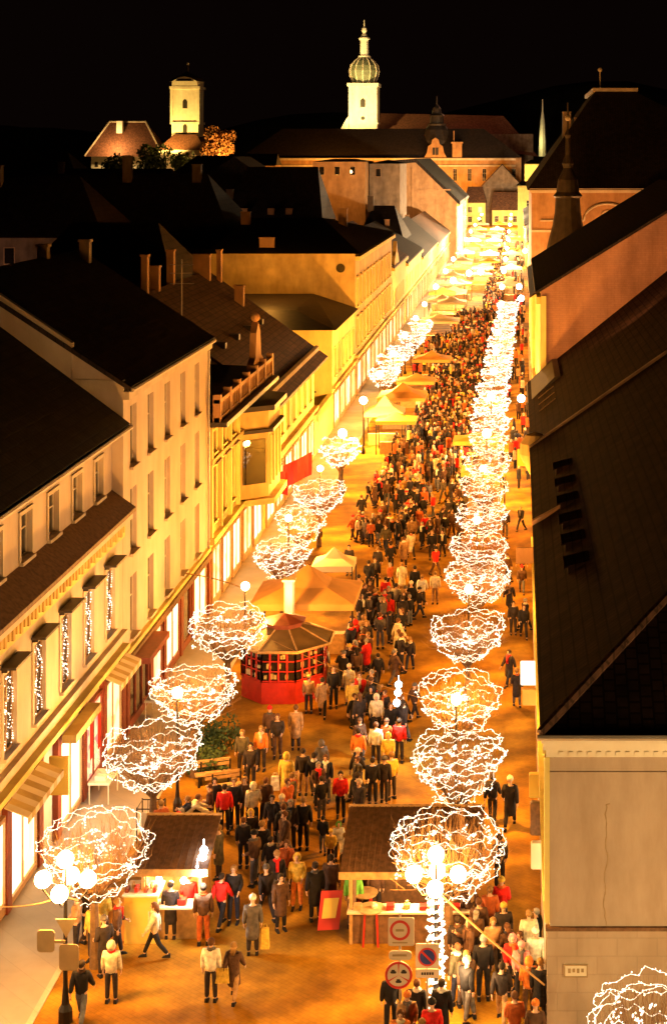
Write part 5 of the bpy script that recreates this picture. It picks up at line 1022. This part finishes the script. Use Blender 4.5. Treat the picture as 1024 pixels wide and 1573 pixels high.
def person(x, y, rot, coat='black', long_=False, trous='dark', head='short', hcol='darkhair', pose=0, s=1.0, label=None, group=None, z=0):
    p = POSES[pose]; o = bpy.data.objects.new('person', p['body']); COL.objects.link(o); o.location = (x, y, z); o.rotation_euler.z = rot; o.scale = (s*1.04, s*1.04, s); ORG[o.name] = Vector((x, y, z))
    tag(o, label, 'person', group)
    def ch(nm_, me, c):
        q = bpy.data.objects.new(nm_, me); COL.objects.link(q); q.parent = o
        if not me.materials: me.materials.append(None)
        q.material_slots[0].link = 'OBJECT'; q.material_slots[0].material = cm(c, COLS[c]); return q
    ch('coat' if long_ else 'jacket', p['coat' if long_ else 'jacket'], coat); ch('trousers', p['trousers'], trous)
    ch({'short':'hair','long':'hair','hat':'hat','hood':'hood'}[head], p[head], hcol); ch('shoe', p['shoe0'], 'black'); ch('shoe', p['shoe1'], 'black')
    if pr_.random() < .35: ch('scarf', p['scarf'], pr_.choice(['red','cream','grey','brown','rust','navy','white']))
    return o
placed = []
pr_ = random.Random(4)
AW, TO = 0.0, PI      # facing away from the camera / towards it
# px, py of the feet; coat, long, trousers, head, hair/hat colour, pose, rotation, scale, label
FG = [
 (125,1572,'black',0,'jeans','short','darkhair',1,AW,1.02,'person in black jacket and pale jeans beside the left lamp pole'),
 (171,1541,'cream',0,'dark','hood','cream',0,AW,1.0,'person in cream hooded jacket seen from behind, right of the left lamp pole'),
 (143,1478,'yellow',0,'dark','short','chestnut',0,TO-.5,1.0,'person in yellow jacket at the near edge of the left group'),
 (160,1500,'dark',1,'dark','hat','grey',3,.6,1.0,'person in long dark coat squeezed behind the cream hooded one'),
 (118,1462,'tan',0,'dark','hat','brown',3,PI/2,1.0,'person in tan jacket and brown hat behind the left lamp pole'),
 (180,1470,'brown',0,'dark','short','blond',5,-1.2,1.0,'person in brown jacket next to the yellow counter front'),
 (134,1448,'dark',0,'dark','short','darkhair',0,1.0,1.0,'person in dark jacket under the left lamp, at the rear of the group'),
 (158,1452,'yellow',0,'brown','long','blond',3,AW,.98,'person with long blond hair in yellow at the orange hut wall'),
 (237,1472,'cream',0,'black','long','chestnut',2,PI/2+.2,.98,'long haired person in cream jacket striding left beside the yellow counter'),
 (262,1442,'dark',1,'dark','short','darkhair',0,AW,1.0,'person in long dark coat at the yellow counter'),
 (290,1426,'red',0,'black','short','chestnut',3,AW,.97,'person in red vest under the white hut bulbs'),
 (312,1452,'brown',0,'rust','short','darkhair',0,AW,1.06,'tall person in brown jacket and rust trousers facing the small hut'),
 (340,1424,'red',0,'black','short','darkhair',1,AW-.3,.98,'person in red jacket and black trousers right of the rust trousers'),
 (324,1539,'white',0,'dark','short','chestnut',0,AW,1.02,'person in white coat with bag walking beside a partner in the open foreground'),
 (359,1536,'brown',1,'tan','long','blond',1,AW,.96,'blond person in dark brown coat beside the white coated partner'),
 (388,1467,'grey',1,'dark','hat','white',0,AW,1.02,'person in long grey coat and white hat with a bag'),
 (359,1418,'black',0,'navy','short','blond',3,TO,1.03,'tall person in black jacket facing the camera behind the red jacket'),
 (409,1412,'dark',0,'dark','hat','grey',1,AW+.5,1.0,'person in dark jacket and grey hat just behind the white hat'),
 (431,1430,'brown',1,'black','short','darkhair',0,TO+.4,1.0,'person in long brown coat right of the grey coat with white hat'),
 (456,1396,'yellow',0,'orange','hood','yellow',3,TO,1.0,'person in yellow hooded jacket with orange scarf in the middle of the square'),
 (484,1415,'black',1,'black','short','darkhair',0,AW+.3,1.05,'person in long black coat left of the pavement board'),
 (508,1402,'brown',1,'black','short','darkhair',0,AW-.2,1.05,'person in brown coat directly behind the pavement board'),
 (543,1426,'green',0,'brown','short','blond',0,AW,1.06,'person in green vest at the stall front'),
 (576,1412,'brown',0,'dark','short','darkhair',0,AW,1.02,'person in brown jacket by the red legged table'),
 (345,1281,'red',0,'black','short','darkhair',0,AW,1.0,'person in bright red coat standing in front of the benches'),
 (360,1274,'black',0,'black','short','blond',0,TO,1.05,'person in black right beside the bright red coat by the benches'),
 (389,1275,'cream',0,'black','hood','cream',1,AW+.3,1.0,'person in cream hoodie right of the bright red coat'),
 (376,1268,'brown',0,'dark','short','blond',5,TO,1.0,'person in brown jacket between the black jacket and the cream hoodie'),
 (440,1232,'yellow',1,'tan','hood','yellow',0,AW,1.05,'person in long yellow coat with a white bag near the middle'),
 (465,1222,'dark',0,'tan','short','darkhair',0,AW,1.0,'person in dark jacket right of the long yellow coat'),
 (482,1228,'black',0,'grey','short','darkhair',1,AW,1.02,'second dark figure right of the long yellow coat'),
 (500,1232,'navy',0,'grey','short','chestnut',0,TO,1.0,'person in navy jacket at the right end of the dark row behind the yellow coat'),
 (523,1259,'red',0,'black','short','darkhair',5,TO,1.0,'person in open red jacket alone left of the near hut roof'),
 (336,1350,'olive',1,'dark','short','blond',0,PI/2,1.02,'person in long olive coat beside the white bulbs'),
 (374,1334,'black',0,'black','short','chestnut',0,AW,.98,'person in black left of the cream trousers'),
 (402,1346,'black',0,'cream','short','blond',0,AW,1.05,'person in black jacket and cream trousers in the middle of the square'),
 (385,1318,'dark',0,'dark','hood','yellow',3,TO,.95,'person with a yellow hood behind the black jacket and cream trousers'),
 (433,1300,'black',0,'black','hat','cream',3,TO,1.02,'person in black with cream hat in the huddle below the yellow coat'),
 (446,1308,'dark',0,'dark','short','greyhair',0,TO,1.02,'grey haired person in front of the huddle below the yellow coat'),
 (466,1306,'black',0,'black','short','blond',0,AW,1.05,'tall person in black at the right of the huddle'),
 (418,1298,'dark',0,'dark','short','darkhair',5,TO,1.0,'dark jacketed person at the left of the huddle'),
 (408,1268,'brown',0,'dark','short','chestnut',2,AW,1.0,'person in brown jacket behind the huddle'),
 (440,1372,'rust',0,'dark','short','chestnut',3,TO,.98,'person in rust jacket behind the white hat and the grey hat'),
 (425,1392,'dark',0,'grey','hat','tan',0,TO,1.0,'person with tan hat between the grey hat and the yellow hooded jacket'),
 (496,1312,'black',0,'jeans','short','black',5,AW,.75,'small child in black jacket left of the near hut'),
 (508,1332,'yellow',0,'dark','hat','yellow',3,TO,.72,'small child in yellow hat left of the near hut'),
 (520,1322,'white',0,'dark','hood','green',0,TO,.75,'small child in pale jacket and green hood nearest the hut wall'),
 (528,1345,'cream',0,'dark','short','blond',6,AW,.8,'small child leaning forward by the near hut wall'),
 (756,1262,'black',0,'black','short','darkhair',1,AW,1.0,'left person of the couple walking hand in hand by the right wall'),
 (783,1272,'black',1,'black','hat','cream',2,AW,1.08,'taller right person of the couple by the right wall, in cream hat'),
 (767,1366,'dark',0,'dark','short','darkhair',0,AW+.6,1.02,'person in dark jacket half hidden by the lit tree at bottom right'),
 (550,1190,'orange',0,'dark','short','darkhair',0,AW,1.02,'person in orange jacket in the crowd centre'),
 (577,1178,'white',0,'dark','short','chestnut',0,AW,1.0,'person in white jacket right of the orange one in the crowd centre'),
 (613,1172,'red',0,'dark','short','darkhair',0,AW-.3,1.0,'person in red coat below the vertical run of white bulbs'),
 (596,1192,'yellow',0,'brown','hood','yellow',3,TO,.95,'person in yellow hood between the white jacket and the red coat'),
 (572,1237,'black',0,'black','short','darkhair',0,AW,1.0,'left dark figure of the pair just above the near hut roof'),
 (590,1235,'dark',0,'dark','hat','grey',5,AW,1.0,'right dark figure of the pair just above the near hut roof'),
 (601,1228,'yellow',0,'dark','short','blond',0,AW+.6,1.0,'person in yellow at the left edge of the third lit tree'),
 (454,1152,'tan',1,'dark','short','chestnut',0,AW,1.03,'person in long tan coat alone on the paving below the kiosk'),
 (401,1184,'orange',0,'dark','short','blond',0,TO,1.0,'person in orange jacket left of the small group below the kiosk'),
 (426,1164,'dark',0,'brown','short','chestnut',3,TO,1.0,'person in dark jacket between the orange jacket and the tan coat'),
 (414,1152,'brown',0,'dark','hat','red',0,AW,1.0,'person in red hat behind the orange jacket'),
 (372,1192,'olive',0,'dark','short','blond',0,TO,1.02,'person in olive jacket at the green bushes'),
 (385,1212,'dark',0,'dark','short','darkhair',0,TO,1.0,'dark jacketed person between the bushes and the cream hoodie'),
 (474,1096,'tan',0,'dark','short','blond',0,AW,.95,'person in tan jacket at the right face of the red kiosk'),
 (495,1102,'tan',1,'black','short','darkhair',1,AW,1.0,'person in long tan coat just right of the red kiosk'),
 (512,1088,'black',0,'black','short','chestnut',0,TO,1.05,'person in black facing the camera right of the red kiosk'),
 (536,1082,'cream',1,'tan','hat','cream',0,TO,1.0,'person in cream coat and hat at the left edge of the dense group'),
 (541,1106,'yellow',1,'tan','short','blond',0,AW,1.0,'person in yellow coat below the cream coat and hat'),
 (497,1050,'cream',0,'tan','short','blond',0,AW,1.0,'person in cream jacket at the back right corner of the kiosk'),
 (788,976,'dark',0,'dark','short','darkhair',0,TO,.98,'left one of two dark figures walking by the right wall under the lit trees'),
 (804,981,'black',0,'black','long','chestnut',1,TO,1.0,'right one of two dark figures walking by the right wall under the lit trees'),
 (551,936,'black',1,'black','short','darkhair',0,AW,1.05,'leftmost dark figure right of the orange tent'),
 (566,912,'black',0,'black','short','darkhair',5,AW,1.05,'dark figure second from left right of the orange tent'),
 (576,906,'dark',0,'black','short','chestnut',0,TO,1.0,'dark figure behind the two right of the orange tent'),
 (568,938,'brown',0,'brown','short','chestnut',1,TO,.95,'brown clothed person just right of the leftmost dark figure by the tent'),
 (592,936,'red',0,'grey','short','darkhair',0,AW,.98,'person in dark red jacket left of the cream one above the dense group'),
 (608,948,'cream',0,'black','short','darkhair',0,AW,1.0,'person in cream jacket right of the dark red jacket'),
 (617,913,'cream',1,'tan','short','blond',0,AW,1.0,'person in long cream coat in open paving right of the tent'),
 (637,920,'black',0,'black','short','darkhair',0,AW,1.02,'person in black between the cream coat and the white jackets'),
 (648,932,'white',0,'dark','short','blond',1,AW,1.0,'left one of two white jackets beside the fourth lit tree'),
 (668,928,'cream',0,'tan','short','blond',0,AW,1.0,'right one of two pale jackets beside the fourth lit tree'),
 (600,878,'black',0,'black','short','darkhair',1,AW,1.0,'person in black left of the tan coat on the upper paving'),
 (620,872,'tan',1,'dark','short','chestnut',0,AW,1.03,'person in long tan coat on the upper paving'),
 (663,860,'black',0,'dark','short','blond',0,TO,1.0,'left dark figure of a pair beside the merged right trees'),
 (679,858,'black',0,'dark','short','chestnut',2,TO,1.0,'right dark figure of a pair beside the merged right trees'),
 (536,884,'dark',0,'dark','short','darkhair',0,TO,1.0,'dark figure alone behind the orange tent'),
 (632,838,'tan',0,'dark','short','blond',0,AW,1.0,'person in tan jacket at the near edge of the upper crowd'),
 # seated / bending at the benches
 (284,1290,'cream',0,'dark','short','chestnut',6,-PI/2+.2,.98,'person in pale jacket bending down next to the poster cage'),
 (308,1288,'dark',0,'dark','short','blond',6,PI/2,.95,'person in dark jacket bending towards the pale jacket'),
 (322,1272,'brown',0,'dark','short','chestnut',3,PI/2,.9,'person in brown jacket left of the bright red coat'),
 (330,1262,'dark',0,'dark','short','darkhair',3,TO,.9,'dark figure at the bench left of the bright red coat'),
 # bottom right crowd
 (716,1556,'brown',1,'grey','long','blond',1,AW+.4,1.02,'person in long brown fur coat beside the light wrapped pole'),
 (742,1537,'black',0,'black','short','greyhair',0,AW,1.06,'person in black with pale hair right of the fur coat'),
 (770,1572,'dark',0,'tan','short','darkhair',1,AW,.98,'person in dark jacket and tan trousers cut by the bottom edge'),
 (787,1528,'red',0,'dark','hood','pink',3,TO,.98,'person in red jacket and pink hood in the bottom right crowd'),
 (800,1537,'pink',0,'dark','hat','pink',3,TO,.95,'person in pink jacket right of the red jacket in the bottom right crowd'),
 (822,1520,'white',0,'dark','hat','white',0,TO,1.0,'person in white jacket and hat next to the right wall corner'),
 (812,1565,'orange',0,'brown','hood','orange',3,AW,.98,'person in orange hooded jacket at the bottom by the wall corner'),
 (829,1570,'black',1,'black','short','blond',0,AW,1.0,'person in long black coat against the wall corner at the bottom'),
 (757,1502,'tan',0,'dark','short','blond',0,TO,1.0,'person in tan jacket in the middle of the bottom right crowd'),
 (773,1478,'dark',0,'dark','hat','yellow',3,TO,1.0,'person in yellow hat behind the red jacket and pink hood'),
 (812,1490,'cream',0,'dark','short','blond',0,AW,1.0,'person in cream jacket at the back of the bottom right crowd by the wall'),
 (735,1470,'brown',0,'dark','short','chestnut',0,AW,1.0,'person in brown under the diagonal cable'),
 (752,1450,'rust',0,'dark','short','blond',0,AW,1.0,'person in rust jacket right of the lamp cluster glow'),
 (770,1436,'red',0,'dark','hat','yellow',3,AW,1.0,'person in red with yellow hat by the lit tree trunk'),
 (722,1448,'brown',1,'dark','short','chestnut',0,TO,1.0,'person in long brown coat right under the five globes'),
 (702,1500,'dark',0,'dark','short','darkhair',0,AW,1.0,'dark figure touching the light wrapped pole'),
 (600,1590,'black',0,'black','short','darkhair',0,AW,1.0,'dark figure directly below the round red rimmed sign'),
 (625,1625,'tan',0,'dark','hat','orange',3,TO,1.0,'person in orange hat left of the dark heads at the bottom edge'),
 (640,1605,'black',0,'black','short','chestnut',0,AW,1.0,'black jacketed person under the no parking sign'),
 (663,1640,'red',0,'black','hat','black',0,AW,1.02,'person in black hat and red jacket at the bottom edge'),
 (678,1610,'black',1,'black','short','darkhair',0,AW,1.05,'tall black coat just left of the light wrapped pole'),
 (615,1655,'orange',0,'black','short','chestnut',5,TO,1.0,'person in orange jacket cut off by the bottom edge'),
 (648,1670,'dark',0,'dark','short','blond',3,AW,1.0,'blond head at the very bottom between the sign posts'),
 (790,1625,'rust',0,'dark','short','chestnut',3,AW,1.0,'person in rust jacket cut off at the bottom near the wall'),
 (822,1640,'brown',0,'dark','hat','orange',0,AW,1.0,'person in brown with orange hat at the bottom next to the wall'),
]
pr_ = random.Random(4)
def ok(x, y, d=.5): return all((x-a)**2+(y-b)**2 > d*d for a, b in placed)
for (px, py, c, lg, tr, hd, hc, ps, rot, s, lab) in FG:
    x, y = gr(px, py); person(x, y, rot+pr_.uniform(-.15, .15), c, lg, tr, hd, hc, ps, s, lab, 'people in the market street'); placed.append((x, y))
# things in hands
def bag(px, py, side, z, m_, lab, w=.34, h=.38):
    x, y = gr(px, py); x += side; m = MB(); m.hexa([(x-w/2,y-.08,z),(x+w/2,y-.08,z),(x+w/2,y+.08,z),(x-w/2,y+.08,z)], [(x-w/2.4,y-.06,z+h),(x+w/2.4,y-.06,z+h),(x+w/2.4,y+.06,z+h),(x-w/2.4,y+.06,z+h)])
    m.tube([(x-w/4,y,z+h),(x-w/5,y,z+h+.12),(x+w/5,y,z+h+.12),(x+w/4,y,z+h)], .012, 4); tag(m.build('shopping_bag', cm(m_, COLS[m_])), lab, 'bag')
bag(324,1539,.33,.55,'yellow','yellow shopping bag held by the white coated person in the open foreground',.4,.42); bag(388,1467,.38,.2,'yellow','long yellow bag held by the grey coat with white hat',.24,.6); bag(440,1232,-.42,.45,'white','white carrier bag beside the long yellow coat',.34,.5)
# crowds: density regions given by the ground in front of landmarks
def region(n, x0, x1, y0, y1, coats, dmin, where, group, rots=(AW, TO), s0=.94):
    k = 0; tries = 0; last = None
    while k < n and tries < n*60:
        tries += 1; x = pr_.uniform(x0, x1); y = pr_.uniform(y0, y1)
        if last and pr_.random() < .55: a_ = pr_.uniform(0, 2*PI); x, y = last[0]+.52*math.cos(a_), last[1]+.52*math.sin(a_)
        if not (x0 <= x <= x1 and y0 <= y <= y1): last = None; continue
        if not ok(x, y, dmin): continue
        placed.append((x, y)); last = (x, y); c = pr_.choice(coats); lg = pr_.random() < .3; tr = pr_.choice(['black','dark','dark','navy','jeans','brown','grey'])
        hd = pr_.choice(['short','short','short','long','hat','hood' if c not in ('black','dark') else 'short']); hc = pr_.choice(['darkhair','chestnut','blond','chestnut','greyhair']) if hd in ('short','long') else (c if hd == 'hood' else pr_.choice(['grey','red','cream','yellow','black','brown']))
        hn = {'short': f'{"dark" if hc=="darkhair" else "brown" if hc=="chestnut" else "fair" if hc=="blond" else "grey"} haired', 'long': f'long {"dark" if hc=="darkhair" else "brown" if hc=="chestnut" else "fair" if hc=="blond" else "grey"} haired', 'hat': f'{hc} hatted', 'hood': 'hooded'}[hd]
        rot = pr_.choice(rots)+pr_.uniform(-1.2,1.2)
        fx = (x-x0)/(x1-x0); fy = (y-y0)/(y1-y0); lr = ('left of', 'middle of', 'right of')[min(2, int(fx*3))]; nf = ('near', 'central', 'far')[min(2, int(fy*3))]
        person(x, y, rot, c, lg, tr, hd, hc, pr_.choice([0,1,1,2,2,3,4,5]), pr_.uniform(s0-.03, 1.08), f'{hn} person, {c} {"coat" if lg else "jacket"}, {nf} {lr} {where}', group); k += 1
mix = ['black']*5+['dark']*5+['navy']*2+['brown']*3+['grey','olive','tan','cream','rust','red','yellow']
region(44, -8.2, -5.0, 68.5, 82, ['black']*5+['dark']*4+['navy','brown','brown','grey','red','tan','cream'], .42, 'the dense group beside the kiosk', 'people in the dense group right of the kiosk')
region(16, -7.0, -4.4, 61.5, 68, mix, .45, 'the cluster by the white bulbs', 'people around the white bulbs')
region(6, -8.5, -4.0, 86, 95, mix, .6, 'the open paving above the tent', 'people on the open paving')
region(92, -10.4, -3.5, 95.5, 113, ['black']*5+['dark']*5+['brown']*3+['red','rust','tan','yellow','grey','cream'], .44, 'the upper crowd beyond the red flags', 'people in the upper crowd')
region(5, -.9, .3, 84, 110, ['dark','black','brown'], .6, 'the right hand passage', 'people along the right facade')
region(4, -.7, .4, 68, 82, ['dark','black'], .8, 'the right pavement', 'people along the right facade')
region(4, -9.6, -6.7, 49.5, 54.5, mix, .42, 'the huddle beside the near hut', 'people in the market street')
region(4, -12.4, -10.4, 51.5, 55, mix, .45, 'the seats by the poster cage', 'people in the market street')
region(9, -8.6, -5.4, 55.5, 61, mix, .5, 'the paving under the kiosk', 'people in the market street')
region(7, -1.9, .6, 43.2, 47, mix, .4, 'the bottom right crowd', 'people in the market street')
# the far crowd nobody could count
kr = random.Random(8); mats = [cm(c, COLS[c]) for c in ('black','dark','brown','rust','tan','yellow','red','cream','navy')]; hm = [M['skin'], cm('darkhair', COLS['darkhair']), cm('blond', COLS['blond'])]
m = MB()
def lp(x, y, s):
    a = kr.uniform(0, PI); ca, sa = math.cos(a), math.sin(a); b = kr.choice([0,0,1,1,2,2,3,4,5,6,7,8,3]); m.cur = b
    def rgf(prof, n=6, z0=0):
        vs = []
        for r1, r2, z in prof:
            for k in range(n): t = 2*PI*k/n; u, v = r1*math.cos(t), r2*math.sin(t); vs.append((x+(u*ca-v*sa)*s, y+(u*sa+v*ca)*s, z*s))
        fs = [(i*n+k, i*n+(k+1) % n, (i+1)*n+(k+1) % n, (i+1)*n+k) for i in range(len(prof)-1) for k in range(n)]; fs.append(tuple(range((len(prof)-1)*n, len(prof)*n))); m.add(vs, fs)
    rgf([(.24,.18,.75),(.22,.16,1.1),(.26,.17,1.35),(.2,.13,1.46),(.06,.06,1.5)])
    m.cur = 1
    for sgn in (-1, 1):
        vs = []; 
        for z, r in ((0,.06),(.8,.09)):
            for k in range(4): t = PI/2*k; vs.append((x+(sgn*.1*ca+r*math.cos(t))*s, y+(sgn*.1*sa+r*math.sin(t))*s, z*s))
        m.add(vs, [(k, (k+1) % 4, 4+(k+1) % 4, 4+k) for k in range(4)])
    m.cur = 9+kr.choice([0,1,1,1,2]); rgf([(.05,.05,1.48),(.1,.1,1.56),(.105,.11,1.65),(.06,.06,1.74)], 6)
n = 0
far = []
for (cnt, x0, x1, y0, y1) in ((150, -10.0, -3.2, 112.5, 128), (620, -9.2, -2.9, 128, 176), (460, -9.0, -2.8, 176, 232), (330, -5.6, -2.6, 232, 330), (120, -5.0, -3.2, 330, 500), (70, -1.4, 1.0, 112, 230), (40, -11.9, -9, 168, 200), (60, -1.2, 1.0, 230, 420)):
    for _ in range(cnt):
        x, y = kr.uniform(x0, x1), kr.uniform(y0, y1)
        lp(x, y, kr.uniform(.92, 1.06))
tag(m.build('far_crowd', mats+hm, org=(0,0,0)), 'dense far crowd filling the street between the lit trees', 'crowd', kind='stuff')
